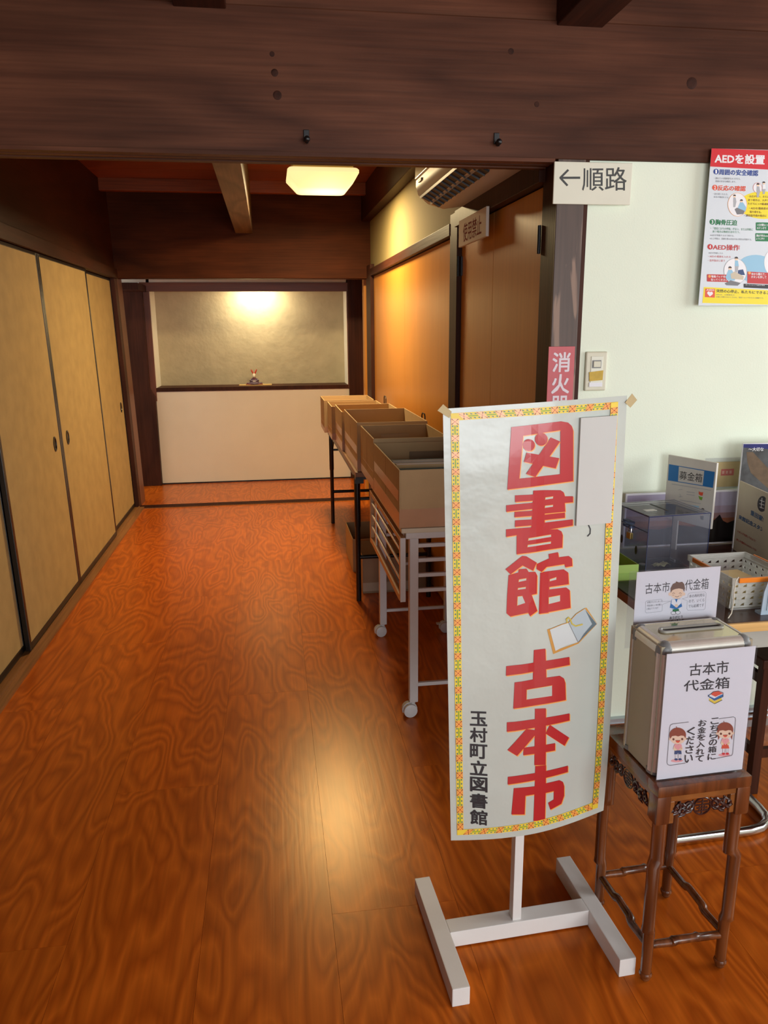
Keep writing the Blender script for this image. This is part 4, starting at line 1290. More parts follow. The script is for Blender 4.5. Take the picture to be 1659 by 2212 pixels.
# design units of the printing: close view of the banner, 3.6065 units per reference pixel
bp = Print([(85, 159), (1511, 54), (1374, 3316), (150, 3487)], BW, BH, bsurf, 0.0006)
O2 = 1731
RED_PARTS = {
 'first_character': ([[(600, 298), (985, 253), (1040, 263), (1068, 288), (1081, 325), (980, 322), (690, 365)], [(600, 298), (690, 365), (662, 697), (570, 783)],
    [(570, 783), (662, 697), (980, 665), (1085, 720)], [(1081, 325), (1085, 720), (980, 665), (980, 322)],
    ('c', 733, 437, 47), ('c', 830, 392, 50), [(905, 378), (978, 410), (785, 685), (712, 660)], [(715, 495), (973, 540), (945, 620), (695, 567)]], []),
 'second_character': ([[(770, 790), (862, 788), (862, 1100), (755, 1105)], [(630, 828), (772, 820), (772, 868), (630, 880)],
    [(862, 788), (985, 790), (1010, 806), (1020, 838), (1085, 838), (1085, 885), (1020, 890), (1025, 958), (858, 972)],
    [(563, 905), (768, 884), (768, 932), (563, 956)], [(628, 956), (765, 946), (765, 986), (626, 998)], [(858, 980), (1022, 964), (1022, 1006), (856, 1022)],
    [(632, 1022), (762, 1014), (762, 1060), (630, 1073)], [(563, 1092), (857, 1066), (857, 1042), (1085, 1018), (1085, 1066), (563, 1150)],
    [(645, 1122), (900, 1095), (965, 1094), (995, 1110), (1006, 1140), (1003, 1237), (645, 1286)]],
    [[(866, 846), (926, 838), (926, 854), (864, 862)], [(864, 910), (926, 904), (926, 918), (862, 926)], [(735, 1160), (912, 1135), (914, 1152), (732, 1178)], [(730, 1212), (912, 1189), (912, 1205), (727, 1229)]]),
 'third_character': ([[(560, 1402), (690, 1298), (720, 1300), (802, 1350), (772, 1412), (692, 1372), (600, 1442)],
    [(585, 1447), (660, 1427), (662, 1402), (722, 1396), (738, 1422), (790, 1420), (805, 1450), (803, 1590), (762, 1598), (808, 1722), (750, 1762), (735, 1735), (600, 1767), (570, 1742), (575, 1600)],
    [(895, 1286), (970, 1272), (976, 1312), (900, 1326)], [(800, 1362), (900, 1320), (1055, 1302), (1080, 1322), (1083, 1380), (1027, 1390), (1020, 1365), (880, 1386), (842, 1424), (800, 1400)],
    [(830, 1430), (905, 1420), (895, 1738), (820, 1746)], [(850, 1424), (1015, 1405), (1050, 1430), (1055, 1520), (900, 1541), (850, 1535)],
    [(880, 1562), (1035, 1545), (1062, 1566), (1068, 1702), (830, 1745)]],
    [[(665, 1481), (720, 1470), (720, 1486), (662, 1500)], [(658, 1547), (716, 1537), (716, 1551), (656, 1560)], [(655, 1612), (690, 1607), (712, 1660), (652, 1682)], [(905, 1481), (956, 1465), (956, 1484), (905, 1496)], [(897, 1620), (985, 1604), (985, 1650), (897, 1671)]]),
 'fourth_character': ([[(780, 290 + O2), (870, 280 + O2), (875, 500 + O2), (770, 512 + O2)], [(568, 415 + O2), (1057, 345 + O2), (1060, 405 + O2), (565, 487 + O2)],
    [(630, 535 + O2), (780, 510 + O2), (980, 486 + O2), (1012, 505 + O2), (1024, 540 + O2), (1028, 670 + O2), (618, 731 + O2)]], [[(722, 588 + O2), (918, 557 + O2), (918, 635 + O2), (720, 661 + O2)]]),
 'fifth_character': ([[(785, 740 + O2 - 9), (870, 737 + O2 - 9), (867, 1160 + O2 - 9), (778, 1160 + O2 - 9)], [(570, 845 + O2 - 9), (1058, 782 + O2 - 9), (1058, 836 + O2 - 9), (568, 915 + O2 - 9)],
    [(718, 890 + O2 - 9), (790, 900 + O2 - 9), (790, 930 + O2 - 9), (645, 1091 + O2 - 9), (572, 1050 + O2 - 9)], [(866, 925 + O2 - 9), (900, 860 + O2 - 9), (1055, 965 + O2 - 9), (1018, 1025 + O2 - 9)], [(695, 1030 + O2 - 9), (942, 1000 + O2 - 9), (942, 1055 + O2 - 9), (692, 1086 + O2 - 9)]], []),
 'sixth_character': ([[(785, 1180 + O2 - 22), (870, 1174 + O2 - 22), (868, 1590 + O2 - 22), (775, 1592 + O2 - 22)], [(575, 1262 + O2 - 22), (1048, 1192 + O2 - 22), (1048, 1240 + O2 - 22), (573, 1319 + O2 - 22)],
    [(620, 1345 + O2 - 22), (785, 1330 + O2 - 22), (785, 1390 + O2 - 22), (710, 1400 + O2 - 22), (705, 1540 + O2 - 22), (603, 1542 + O2 - 22)],
    [(867, 1312 + O2 - 22), (980, 1296 + O2 - 22), (1008, 1312 + O2 - 22), (1020, 1345 + O2 - 22), (1022, 1420 + O2 - 22), (1000, 1480 + O2 - 22), (910, 1516 + O2 - 22), (890, 1462 + O2 - 22), (935, 1440 + O2 - 22), (935, 1375 + O2 - 22), (867, 1385 + O2 - 22)]], []),
}
M_SHEETINK = M_SHEET
for nm, (parts, holes) in RED_PARTS.items():
    for lvl, mat, ox, oy in ((0, M_ORANGE_INK, 6, 7), (1, M_RED_INK, 0, 0)):
        for q in parts:
            if q[0] == 'c':
                bp.circle(q[1] + ox, q[2] + oy, q[3], mat, lvl, n=24)
            else:
                bp.poly([(x + ox, y + oy) for x, y in q], mat, lvl)
    for q in holes:
        bp.poly(q, M_SHEETINK, 2)
        a, b, c_, d_ = q
        bp.line([a, b], 4, M_ORANGE_INK, 3)
        bp.line([a, d_], 4, M_ORANGE_INK, 3)
    bp.build(nm, bn, grid=(BW / gx, BH / gz))
bp.column('玉村町立図書館', 292, 762 + O2, 422, 123.5, 110, M_BLACK_INK, 1, 0.028)
bp.build('small_lettering', bn, grid=(BW / gx, BH / gz))
# open book picture
gold = plain('gold brown ink', (206, 150, 70), rough=0.4, var=0)
pg1 = plain('page grey ink', (206, 214, 214), rough=0.4, var=0)
bp.poly([(884, 136 + O2), (905, 128 + O2), (952, 292 + O2), (1126, 236 + O2), (1280, 98 + O2), (1180, -24 + O2), (1195, -28 + O2), (1282, 98 + O2), (1130, 246 + O2), (930, 322 + O2)], gold, 0)
bp.poly([(905, 135 + O2), (1000, 98 + O2), (1052, 84 + O2), (1126, 234 + O2), (1040, 252 + O2), (948, 298 + O2)], pg1, 1)
bp.poly([(1052, 84 + O2), (1110, 20 + O2), (1180, -22 + O2), (1262, 98 + O2), (1200, 150 + O2), (1126, 234 + O2)], plain('page blue grey ink', (176, 190, 196), rough=0.4, var=0), 1)
bp.poly([(1186, -10 + O2), (1276, 98 + O2), (1200, 165 + O2), (1128, 238 + O2), (1170, 175 + O2), (1240, 98 + O2)], plain('page shade ink', (96, 112, 120), rough=0.4, var=0), 2)
bp.line([(905, 133 + O2), (1000, 96 + O2), (1052, 82 + O2), (1112, 18 + O2), (1182, -24 + O2)], 5, gold, 3)
bp.line([(1052, 84 + O2), (1126, 234 + O2)], 4, M_GREY_INK, 3)
bp.line([(1040, 80 + O2), (1036, 58 + O2), (1052, 44 + O2), (1066, 60 + O2), (1078, 92 + O2), (1108, 110 + O2), (1160, 98 + O2)], 11, plain('bookmark ink', (200, 180, 80), rough=0.4, var=0), 4)
bp.build('book_picture', bn, grid=(BW / gx, BH / gz))
# patterned border
def strip(a0, a1, b0, b1, n):
    """a0->b0 outer edge, a1->b1 inner edge, n motif centres along it"""
    a0, a1, b0, b1 = [np.array(p, float) for p in (a0, a1, b0, b1)]
    def P(s, t):
        o = a0 + (b0 - a0) * s
        i = a1 + (b1 - a1) * s
        q = o + (i - o) * t
        return (q[0], q[1])
    bp.poly([P(0, 0), P(1, 0), P(1, 1), P(0, 1)], M_YEL_INK, 0)
    hs = 0.5 / n
    for k in range(n):
        c = (k + 0.5) / n
        r_ = hs * 0.38
        bp.poly([P(c - r_, 0.02), P(c + r_, 0.02), P(c + r_, 0.98), P(c - r_, 0.98)], M_ORANGE_INK, 1)
        for sx, sy in ((-1, -1), (1, -1), (1, 1), (-1, 1)):
            bp.poly([P(c + sx * r_ * 0.2, 0.5 + sy * 0.1), P(c + sx * r_ * 0.95, 0.5 + sy * 0.36), P(c + sx * r_ * 0.8, 0.5 + sy * 0.46)], M_BROWN_INK, 2)
        bp.poly([P(c - r_ * 0.22, 0.5), P(c, 0.39), P(c + r_ * 0.22, 0.5), P(c, 0.61)], M_RED_INK, 3)
        if k < n - 1:
            m = c + hs
            g = hs * 0.52
            bp.poly([P(m - g, 0.44), P(m + g, 0.44), P(m + g, 0.56), P(m - g, 0.56)], M_LEAF_INK, 1)
            for q in (-0.62, 0.0, 0.62):
                for sy in (0.10, 0.90):
                    yy = 0.30 if sy < 0.5 else 0.70
                    bp.poly([P(m + hs * q * 0.75 - hs * 0.13, yy), P(m + hs * q * 0.75 + hs * 0.13, yy), P(m + hs * q * 0.75, sy)], M_TEAL_INK, 1)
strip((143, 194), (205, 248), (1437, 102), (1400, 160), 9)
strip((195, 1708 + O2), (243, 1660 + O2), (1316, 1545 + O2), (1268, 1496 + O2), 9)
strip((143, 194), (205, 194), (195, 1708 + O2), (243, 1700 + O2), 25)
strip((1437, 102), (1378, 110), (1316, 1545 + O2), (1268, 1548 + O2), 25)
bp.build('border', bn, grid=(BW / gx, BH / gz))
bp.line([(1208, 1060), (1224, 1095), (1222, 1130), (1203, 1150)], 9, M_BLACK_INK, 1)
bp.build('string_end', bn, grid=(BW / gx, BH / gz))
# blank paper patch with thickness
pm = MB()
q = [(1133, 226), (1424, 207), (1380, 1043), (1104, 1066)]
front = [bsurf(*bp.map(x, y), 0.0065) for x, y in q]
back = [bsurf(*bp.map(x, y), 0.0012) for x, y in q]
pm.add(front + back, [(0, 1, 2, 3), (7, 6, 5, 4), (0, 4, 5, 1), (1, 5, 6, 2), (2, 6, 7, 3), (3, 7, 4, 0)])
pm.build('blank_patch', plain('matt white card', (202, 204, 200), rough=0.7, var=0.01), bn)
# masking tape corners
def tape(pts):
    f = [bsurf(*bp.map(x, y), 0.0022) for x, y in pts]
    b = [bsurf(*bp.map(x, y), 0.0014) for x, y in pts]
    k = len(pts)
    MB().add(f + b, [tuple(range(k)), tuple(range(k, 2 * k))[::-1]] + [(i, i + k, (i + 1) % k + k, (i + 1) % k) for i in range(k)]).build('corner_tape', M_MASK, bn)
tape([(85, 122), (150, 180), (133, 230), (42, 172)])
tape([(1548, 38), (1588, 88), (1535, 148), (1492, 108)])

# ================================================================== rosewood stool
SW, SD, SZ = 0.214, 0.255, 0.490
sl = thing('rosewood_stool', 'small carved dark rosewood stool under the cash box', 'stool', (0.747, 1.286, 0), (0, 0, R(2.6)))
rail = 0.044
tp = MB()
tp.box(0, SW, 0, rail, 0.464, SZ, bev=0.005)
tp.box(0, SW, SD - rail, SD, 0.464, SZ, bev=0.005)
tp.box(0, rail, rail - 0.004, SD - rail + 0.004, 0.464, SZ, bev=0.004)
tp.box(SW - rail, SW, rail - 0.004, SD - rail + 0.004, 0.464, SZ, bev=0.004)
tp.build('top_frame', M_ROSE, sl, smooth=True)
MB().box(rail - 0.003, SW - rail + 0.003, rail - 0.003, SD - rail + 0.003, 0.466, 0.485).build('inset_panel', M_CARVE, sl)
def bamboo_leg(x, y, sx, sy, seed):
    rr = random.Random(seed)
    pts = []; rad = []
    zs = [0.012, 0.03, 0.100, 0.128, 0.136, 0.145, 0.22, 0.295, 0.303, 0.313, 0.40, 0.47]
    base = [0.0115, 0.0118, 0.0122, 0.0128, 0.0150, 0.0132, 0.0136, 0.0140, 0.0162, 0.0146, 0.0150, 0.0165]
    off = 0.0
    for z, r_ in zip(zs, base):
        if z in (0.136, 0.303):
            off = 0.004 * (1 if off <= 0 else -1)
        pts.append((x + off * sx, y + off * 0.5 * sy, z))
        rad.append(r_)
    m = MB().tube(pts, rad, 12)
    m.ball((x, y, 0.0095), 0.0105, 0.0105, 0.0095)
    m.lathe([(0.0135, 0.016), (0.0145, 0.020), (0.0125, 0.025)], (x, y, 0), 12)
    return m.build('leg', M_ROSE, sl, smooth=True)
LX = (0.016, SW - 0.016); LY = (0.016, SD - 0.016)
for i, x in enumerate(LX):
    for j, y in enumerate(LY):
        bamboo_leg(x, y, 1 if i else -1, 1 if j else -1, i * 2 + j)
        # square upper corner block that flows into the top
        MB().box(x - 0.016, x + 0.016, y - 0.016, y + 0.016, 0.40, 0.466, bev=0.006).build('corner_block', M_ROSE, sl, smooth=True)
def stretcher(a, b):
    a = Vector(a); b = Vector(b)
    d = b - a
    side = Vector((-d.y, d.x, 0)).normalized()
    pts = []; rad = []
    for t, o, zo, r_ in ((0, 0, 0, 0.008), (0.12, 0.001, 0.0, 0.0085), (0.30, 0.002, -0.002, 0.0092), (0.335, 0.0, 0.002, 0.0108), (0.37, -0.001, 0.004, 0.0092), (0.6, -0.002, 0.005, 0.0088), (0.64, 0.0, 0.004, 0.0106), (0.68, 0.001, 0.001, 0.009), (0.9, 0.001, 0.0, 0.0085), (1, 0, 0, 0.008)):
        p = a + d * t + side * o
        p.z += zo
        pts.append(p); rad.append(r_)
    MB().tube(pts, rad, 10).build('stretcher', M_ROSE, sl, smooth=True)
ZS = 0.092
stretcher((LX[0], LY[0], ZS), (LX[1], LY[0], ZS - 0.004))
stretcher((LX[0], LY[1], ZS), (LX[1], LY[1], ZS))
stretcher((LX[0], LY[0], ZS), (LX[0], LY[1], ZS))
stretcher((LX[1], LY[0], ZS), (LX[1], LY[1], ZS))
def apron(length, place):
    """carved apron; place maps (s along, depth outwards, z) to stool coordinates"""
    def tube(m, pts, r_, n=6):
        m.tube([place(*p) for p in pts], r_, n)
    def bx(s0, s1, d0, d1, z0, z1, m):
        c = [place(s, d, z) for z in (z0, z1) for d in (d0, d1) for s in (s0, s1)]
        m.add(c, [(0, 2, 3, 1), (4, 5, 7, 6), (0, 1, 5, 4), (2, 6, 7, 3), (0, 4, 6, 2), (1, 3, 7, 5)])
    L0, L1 = 0.0, length
    f = MB()
    bx(L0, L1, -0.004, 0.006, 0.450, 0.464, f)
    bx(L0, L0 + 0.011, -0.004, 0.005, 0.398, 0.450, f)
    bx(L1 - 0.011, L1, -0.004, 0.005, 0.405, 0.450, f)
    fr = f.build('apron_frame', M_CARVELT if length < 0.2 else M_ROSE, sl, bevel=0.0015)
    # round longevity emblem
    c = length / 2
    em = MB()
    zc, rr = 0.430, 0.0195
    tube(em, [(c + rr * math.cos(2 * math.pi * k / 20), 0.004, zc + rr * math.sin(2 * math.pi * k / 20)) for k in range(21)], 0.0022)
    for dz, hw in ((0.010, 0.012), (0.003, 0.018), (-0.004, 0.012), (-0.011, 0.014)):
        tube(em, [(c - hw, 0.004, zc + dz), (c + hw, 0.004, zc + dz)], 0.0018)
    for dx in (-0.006, 0.006):
        tube(em, [(c + dx, 0.004, zc - 0.011), (c + dx, 0.004, zc + 0.003)], 0.0016)
    tube(em, [(c, 0.004, zc - 0.018), (c, 0.004, zc + 0.018)], 0.0018)
    em.build('emblem', M_CARVE, sl, smooth=True)
    # scrolling leaves either side
    for s in (-1, 1):
        sc_ = MB()
        reach = length / 2 - 0.030
        for q in range(3):
            cx = c + s * (0.024 + reach * (q + 0.35) / 3.0)
            cz = 0.433 - 0.006 * (q % 2)
            spiral = [(cx + s * 0.0115 * (1 - k / 14.0) * math.cos(0.6 * k + q), 0.003 + 0.0004 * k, cz + 0.0125 * (1 - k / 14.0) * math.sin(0.6 * k + q)) for k in range(13)]
            sc_.tube([place(*p) for p in spiral], [0.0034 - 0.00013 * k for k in range(13)], 6)
            p0 = place(cx + s * 0.004, 0.004, cz - 0.008)
            sc_.ball(p0, 0.0055, 0.0055, 0.0042, 8, 6)
            tube(sc_, [(cx - s * 0.010, 0.002, cz + 0.012), (cx, 0.005, cz + 0.004), (cx + s * 0.012, 0.004, cz - 0.010)], [0.002, 0.0036, 0.0012])
            tube(sc_, [(cx - s * 0.012, 0.002, cz - 0.004), (cx - s * 0.002, 0.005, cz - 0.012), (cx + s * 0.009, 0.003, cz - 0.017)], [0.0012, 0.0034, 0.001])
        sc_.build('scrollwork', M_CARVE, sl, smooth=True)
apron(SW - 0.064, lambda s, d, z: (0.032 + s, 0.010 - d, z))
apron(SD - 0.064, lambda s, d, z: (0.010 - d, 0.032 + s, z))
apron(SW - 0.064, lambda s, d, z: (0.032 + s, SD - 0.010 + d, z))
apron(SD - 0.064, lambda s, d, z: (SW - 0.010 + d, 0.032 + s, z))

# ================================================================== cash box
CW, CD, CH = 0.208, 0.128, 0.295
cb = thing('cash_box', 'champagne metal collection box with a slotted top', 'box', (0.749, 1.322, SZ), (0, 0, R(2.6)))
e = 0.017
MB().box(0.002, CW - 0.002, 0.004, CD - 0.003, 0.004, CH - 0.006).build('body', M_ALUSIDE, cb)
def quarter_post(cx, cy, a0, name='edge_profile'):
    pts = [(cx, cy, 0.010)] + [(cx + e * math.cos(R(a0 + 15 * k)), cy + e * math.sin(R(a0 + 15 * k)), 0.010) for k in range(7)]
    MB().quadprism(pts, (0, 0, CH - 0.032)).build(name, M_ALU, cb, smooth=True)
quarter_post(e - 0.001, e - 0.001, 180)
quarter_post(CW - e + 0.001, e - 0.001, 270)
quarter_post(e - 0.001, CD - e + 0.001, 90)
quarter_post(CW - e + 0.001, CD - e + 0.001, 0)
zt = CH - e
def rim(p0, p1, c0):
    """quarter-round top rim from p0 to p1; c0 = outward horizontal direction"""
    p0 = Vector(p0); p1 = Vector(p1); c0 = Vector(c0)
    prof = [p0] + [p0 + c0 * (e * math.cos(R(15 * k))) + Vector((0, 0, e * math.sin(R(15 * k)))) for k in range(7)]
    prof = [p0 - Vector((0, 0, 0.006))] + [p0 + c0 * e - Vector((0, 0, 0.006))] + prof[1:]
    MB().quadprism(prof, p1 - p0).build('top_rim', M_ALU, cb, smooth=True)
rim((e, e, zt), (CW - e, e, zt), (0, -1, 0))
rim((e, CD - e, zt), (CW - e, CD - e, zt), (0, 1, 0))
rim((e, e, zt), (e, CD - e, zt), (-1, 0, 0))
rim((CW - e, e, zt), (CW - e, CD - e, zt), (1, 0, 0))
MB().box(e - 0.001, CW - e + 0.001, e - 0.001, CD - e + 0.001, CH - 0.010, CH - 0.001).build('top_plate', plain('mirror champagne plate', (196, 184, 152), rough=0.12, metal=0.8, var=0.02), cb)
for x, y in ((e, e), (CW - e, e), (e, CD - e), (CW - e, CD - e)):
    MB().ball((x, y, zt), e + 0.0012, n=16, m=10).lathe([(e + 0.0012, zt - 0.014), (e + 0.0012, zt)], (x, y, 0), 16).build('corner_cap', M_GREYPL, cb, smooth=True)
for x, y in ((e, e), (CW - e, e), (e, CD - e), (CW - e, CD - e)):
    MB().lathe([(e - 0.004, 0.0), (e + 0.001, 0.004), (e + 0.001, 0.014)], (x, y, 0), 16).build('bottom_cap', M_GREYPL, cb, smooth=True)
# slot with oval collar
def stadium(hx, r_, z, n=8):
    return [(hx + r_ * math.cos(R(-90 + 180 * k / n)), r_ * math.sin(R(-90 + 180 * k / n)), z) for k in range(n + 1)] + [(-hx + r_ * math.cos(R(90 + 180 * k / n)), r_ * math.sin(R(90 + 180 * k / n)), z) for k in range(n + 1)]
rg = [stadium(0.062, 0.0125, 0.0), stadium(0.062, 0.0120, 0.004), stadium(0.061, 0.0075, 0.004), stadium(0.060, 0.0062, 0.0008)]
n_ = len(rg[0])
m = MB()
m.add([p for r_ in rg for p in r_], [(i * n_ + j, i * n_ + (j + 1) % n_, (i + 1) * n_ + (j + 1) % n_, (i + 1) * n_ + j) for i in range(3) for j in range(n_)])
m.build('slot_collar', plain('grey slot collar', (150, 148, 138), rough=0.3, var=0.02), cb, smooth=True, loc=(CW / 2 + 0.004, CD / 2 + 0.006, CH - 0.001))
m = MB()
m.add(stadium(0.060, 0.0064, 0.0006), [tuple(range(n_))])
m.build('slot', plain('slot black', (14, 12, 10), rough=0.6), cb, loc=(CW / 2 + 0.004, CD / 2 + 0.006, CH - 0.001))
# door in the front
MB().box(e + 0.004, CW - e - 0.002, -0.002, 0.004, 0.012, CH - 0.034).build('door', M_ALU, cb, bevel=0.001)
MB().box(e - 0.001, CW - e + 0.003, -0.0006, 0.004, CH - 0.036, CH - 0.032).build('door_gap', plain('slot black', (14, 12, 10)), cb)
for x in (e + 0.004, CW - e - 0.022):
    MB().box(x, x + 0.020, -0.0032, 0.0, CH - 0.054, CH - 0.036).build('door_corner', M_GREYPL, cb, bevel=0.0012)

# ---- notice on the front of the cash box
fn = thing('cash_box_notice', 'white notice with brush characters and two cartoon children', 'notice', (0.7535, 1.307, SZ + 0.003), (0, 0, R(2.6)))
NW, NH = 0.197, 0.279
MB().box(0, NW, 0.0016, 0.0024, 0, NH).build('sheet', M_PAPER, fn)
MB().box(-0.003, NW + 0.003, 0.0, 0.0004, -0.003, NH + 0.002).build('clear_sleeve', clear('clear sleeve', alpha=0.03), fn)
np_ = Print([(672, 965), (1500, 895), (1350, 2000), (555, 2075)], NW, NH, lambda x, z, e_: (x, 0.0016 - e_ * 0.7, z))
np_.text('古本市', [(880, 1052), (1244, 1022), (1236, 1140), (868, 1160)], M_BLACK_INK, 0, 0.012)
np_.text('代金箱', [(826, 1200), (1250, 1166), (1242, 1272), (814, 1298)], M_BLACK_INK, 0, 0.012)
np_.build('title_lettering', fn)
# stacked books picture
np_.poly([(1050, 1375), (1100, 1408), (1170, 1375), (1168, 1355), (1104, 1385), (1052, 1358)], M_YEL_INK, 0)
np_.poly([(1042, 1340), (1100, 1378), (1182, 1345), (1182, 1325), (1100, 1355), (1044, 1325)], M_CYAN_INK, 1)
np_.poly([(1044, 1335), (1090, 1310), (1160, 1330), (1100, 1360)], M_WHITE_INK, 2)
np_.poly([(1068, 1325), (1110, 1345), (1182, 1315), (1140, 1296), (1095, 1300)], M_VERM_INK, 3)
np_.line([(1042, 1340), (1100, 1378), (1182, 1345), (1182, 1310), (1140, 1294), (1092, 1300), (1042, 1340)], 4, M_BLACK_INK, 4)
np_.line([(1050, 1378), (1100, 1408), (1172, 1376)], 4, M_BLACK_INK, 4)
np_.build('books_picture', fn)
def child(cx, cy, hair_tails, skirt):
    np_.circle(cx - 10, cy + 218, 56, M_PINK_INK, 0, ry=14)
    for s in (-1, 1):
        np_.rect(cx + s * 16 - 9, cy + 150, cx + s * 16 + 9, cy + 205, M_WHITE_INK, 1)
        np_.circle(cx + s * 18, cy + 206, 16, M_NAVY_INK if not skirt else M_CRIM_INK, 2, ry=10)
        np_.line([(cx + s * 16 - 9, cy + 150), (cx + s * 16 - 9, cy + 196)], 2.5, M_BROWN_INK, 2)
        np_.line([(cx + s * 16 + 9, cy + 150), (cx + s * 16 + 9, cy + 196)], 2.5, M_BROWN_INK, 2)
    np_.poly([(cx - 24, cy + 78), (cx + 24, cy + 78), (cx + 36, cy + 130), (cx - 36, cy + 130)], M_CREAM_INK, 1)
    if skirt:
        np_.poly([(cx - 26, cy + 118), (cx + 26, cy + 118), (cx + 38, cy + 160), (cx - 38, cy + 160)], M_VERM_INK, 2)
    else:
        np_.poly([(cx - 30, cy + 126), (cx + 30, cy + 126), (cx + 34, cy + 160), (cx + 4, cy + 160), (cx, cy + 144), (cx - 4, cy + 160), (cx - 34, cy + 160)], M_NAVY_INK, 2)
    if hair_tails:
        for s in (-1, 1):
            np_.poly([(cx + s * 58, cy + 10), (cx + s * 72, cy + 30), (cx + s * 64, cy + 84), (cx + s * 52, cy + 60)], M_HAIR_INK, 1)
    for s in (-1, 1):
        np_.circle(cx + s * 74, cy + 22, 13, M_SKIN_INK, 2)
    np_.circle(cx, cy + 6, 74, M_SKIN_INK, 3, ry=66)
    np_.circle(cx, cy - 10, 77, M_HAIR_INK, 4, ry=66, n=18, a0=180, a1=360)
    np_.poly([(cx - 77, cy - 10), (cx - 70, cy + 22), (cx - 52, cy - 2), (cx - 20, cy - 6), (cx + 2, cy + 2), (cx + 30, cy - 6), (cx + 56, cy - 2), (cx + 70, cy + 20), (cx + 77, cy - 10)], M_HAIR_INK, 5)
    np_.line([(cx - 6, cy - 72), (cx - 12, cy - 86)], 5, M_HAIR_INK, 5)
    for s in (-1, 1):
        np_.circle(cx + s * 40, cy + 26, 10, M_BROWN_INK, 5)
    np_.circle(cx, cy + 36, 21, M_VERM_INK, 5, ry=22, n=12, a0=0, a1=180)
    np_.line([(cx - 21, cy + 37), (cx + 21, cy + 37)], 3, M_BROWN_INK, 6)
    for s in (-1, 1):
        np_.circle(cx + s * 17, cy + 88, 20, M_PINK_INK, 5)
        np_.line([(cx + s * 34, cy + 92), (cx + s * 40, cy + 112), (cx + s * 20, cy + 124)], 9, M_SKIN_INK, 6)
    np_.poly([(cx - 35, cy + 94), (cx + 35, cy + 94), (cx, cy + 128)], M_PINK_INK, 5)
child(755, 1690, False, False)
np_.build('boy_picture', fn)
child(1195, 1650, True, True)
np_.build('girl_picture', fn)
def slant_col(t, top, bot, half):
    k = len(t)
    for i, ch in enumerate(t):
        f = (i + 0.5) / k
        cx = top[0] + (bot[0] - top[0]) * f
        cy = top[1] + (bot[1] - top[1]) * f
        hh = (bot[1] - top[1]) / k * 0.44
        np_.text(ch, [(cx - half + 3, cy - hh + 3), (cx + half + 3, cy - hh - 4), (cx + half - 3, cy + hh - 4), (cx - half - 3, cy + hh + 3)], M_BLACK_INK, 7, 0.008)
slant_col('こちらの箱に', (1104, 1530), (1062, 1910), 38)
slant_col('お金を入れて', (988, 1545), (948, 1925), 38)
slant_col('ください', (882, 1608), (846, 1930), 38)
np_.build('vertical_lettering', fn)
np_.line([(858, 1566), (710, 1580), (690, 1590), (682, 1612), (652, 1922), (660, 1940), (680, 1947), (822, 1930)], 4, M_GREY_INK, 7)
np_.line([(1140, 1542), (1275, 1527), (1291, 1535), (1294, 1555), (1262, 1855), (1252, 1872), (1100, 1897)], 4, M_GREY_INK, 7)
np_.build('outline', fn)

# ---- card standing behind the cash box
cs = thing('payment_card', 'laminated card with a bowing cartoon boy standing behind the cash box', 'card', (0.7555, 1.4585, 0.742), (0, 0, R(2.6)))
KW, KH = 0.198, 0.152
MB().box(0, KW, 0, 0.001, 0, KH).build('sheet', M_PAPER, cs)
MB().box(-0.018, KW + 0.020, -0.0016, -0.0010, -0.02, KH + 0.004).build('clear_sleeve', clear('clear sleeve'), cs)
zv = 0.030
kp = Print([(445, 1392), (1256, 1341), (1208, 1822), (411, 1880)], KW, KH - zv, lambda x, z, e_: (x, -e_ * 0.6, z + zv), 0.0003)
kp.text('古本市', [(527, 1495), (765, 1478), (758, 1572), (522, 1592)], M_BLACK_INK, 0)
kp.text('代金箱', [(912, 1462), (1142, 1446), (1134, 1548), (904, 1562)], M_BLACK_INK, 0)
kp.build('title_lettering', cs)
# bowing boy with apron
kp.poly([(790, 1730), (850, 1726), (852, 1752), (790, 1756)], M_GREEN_INK, 1)
kp.circle(798, 1764, 24, M_WHITE_INK, 2, ry=14); kp.circle(840, 1760, 24, M_WHITE_INK, 2, ry=14)
kp.ring(798, 1764, 24, 3, M_BLACK_INK, 3, ry=14); kp.ring(840, 1760, 24, 3, M_BLACK_INK, 3, ry=14)
kp.poly([(780, 1640), (864, 1634), (882, 1706), (822, 1732), (762, 1716)], M_CYAN_INK, 1)
kp.poly([(782, 1640), (812, 1640), (838, 1700), (816, 1708), (776, 1680)], M_WHITE_INK, 2)
kp.poly([(866, 1636), (838, 1638), (812, 1702), (830, 1710), (872, 1676)], M_WHITE_INK, 3)
kp.circle(826, 1698, 16, M_SKIN_INK, 4)
for s in (-1, 1):
    kp.circle(830 + s * 66, 1592, 16, M_SKIN_INK, 1)
kp.circle(830, 1580, 64, M_SKIN_INK, 2, ry=56)
br = plain('grey brown hair ink', (118, 88, 72), rough=0.5, var=0)
kp.poly([(770, 1580), (768, 1540), (790, 1500), (818, 1488), (822, 1476), (850, 1486), (880, 1480), (900, 1500), (908, 1540), (900, 1572), (888, 1548), (850, 1540), (812, 1546), (786, 1556)], br, 3)
for s in (-1, 1):
    kp.line([(830 + s * 32 - 12, 1586), (830 + s * 32, 1580), (830 + s * 32 + 12, 1586)], 3.5, M_BROWN_INK, 4)
    kp.line([(830 + s * 36 - 8, 1600), (830 + s * 36 + 8, 1600)], 2.5, M_BROWN_INK, 4)
kp.line([(812, 1612), (832, 1618), (850, 1610)], 3.5, M_BROWN_INK, 4)
kp.build('boy_picture', cs)
kp.line([(540, 1652), (680, 1638), (690, 1652), (688, 1660), (776, 1655), (692, 1686), (688, 1742), (676, 1750), (536, 1762), (526, 1750), (528, 1664), (540, 1652)], 3, M_LGREY_INK, 1)
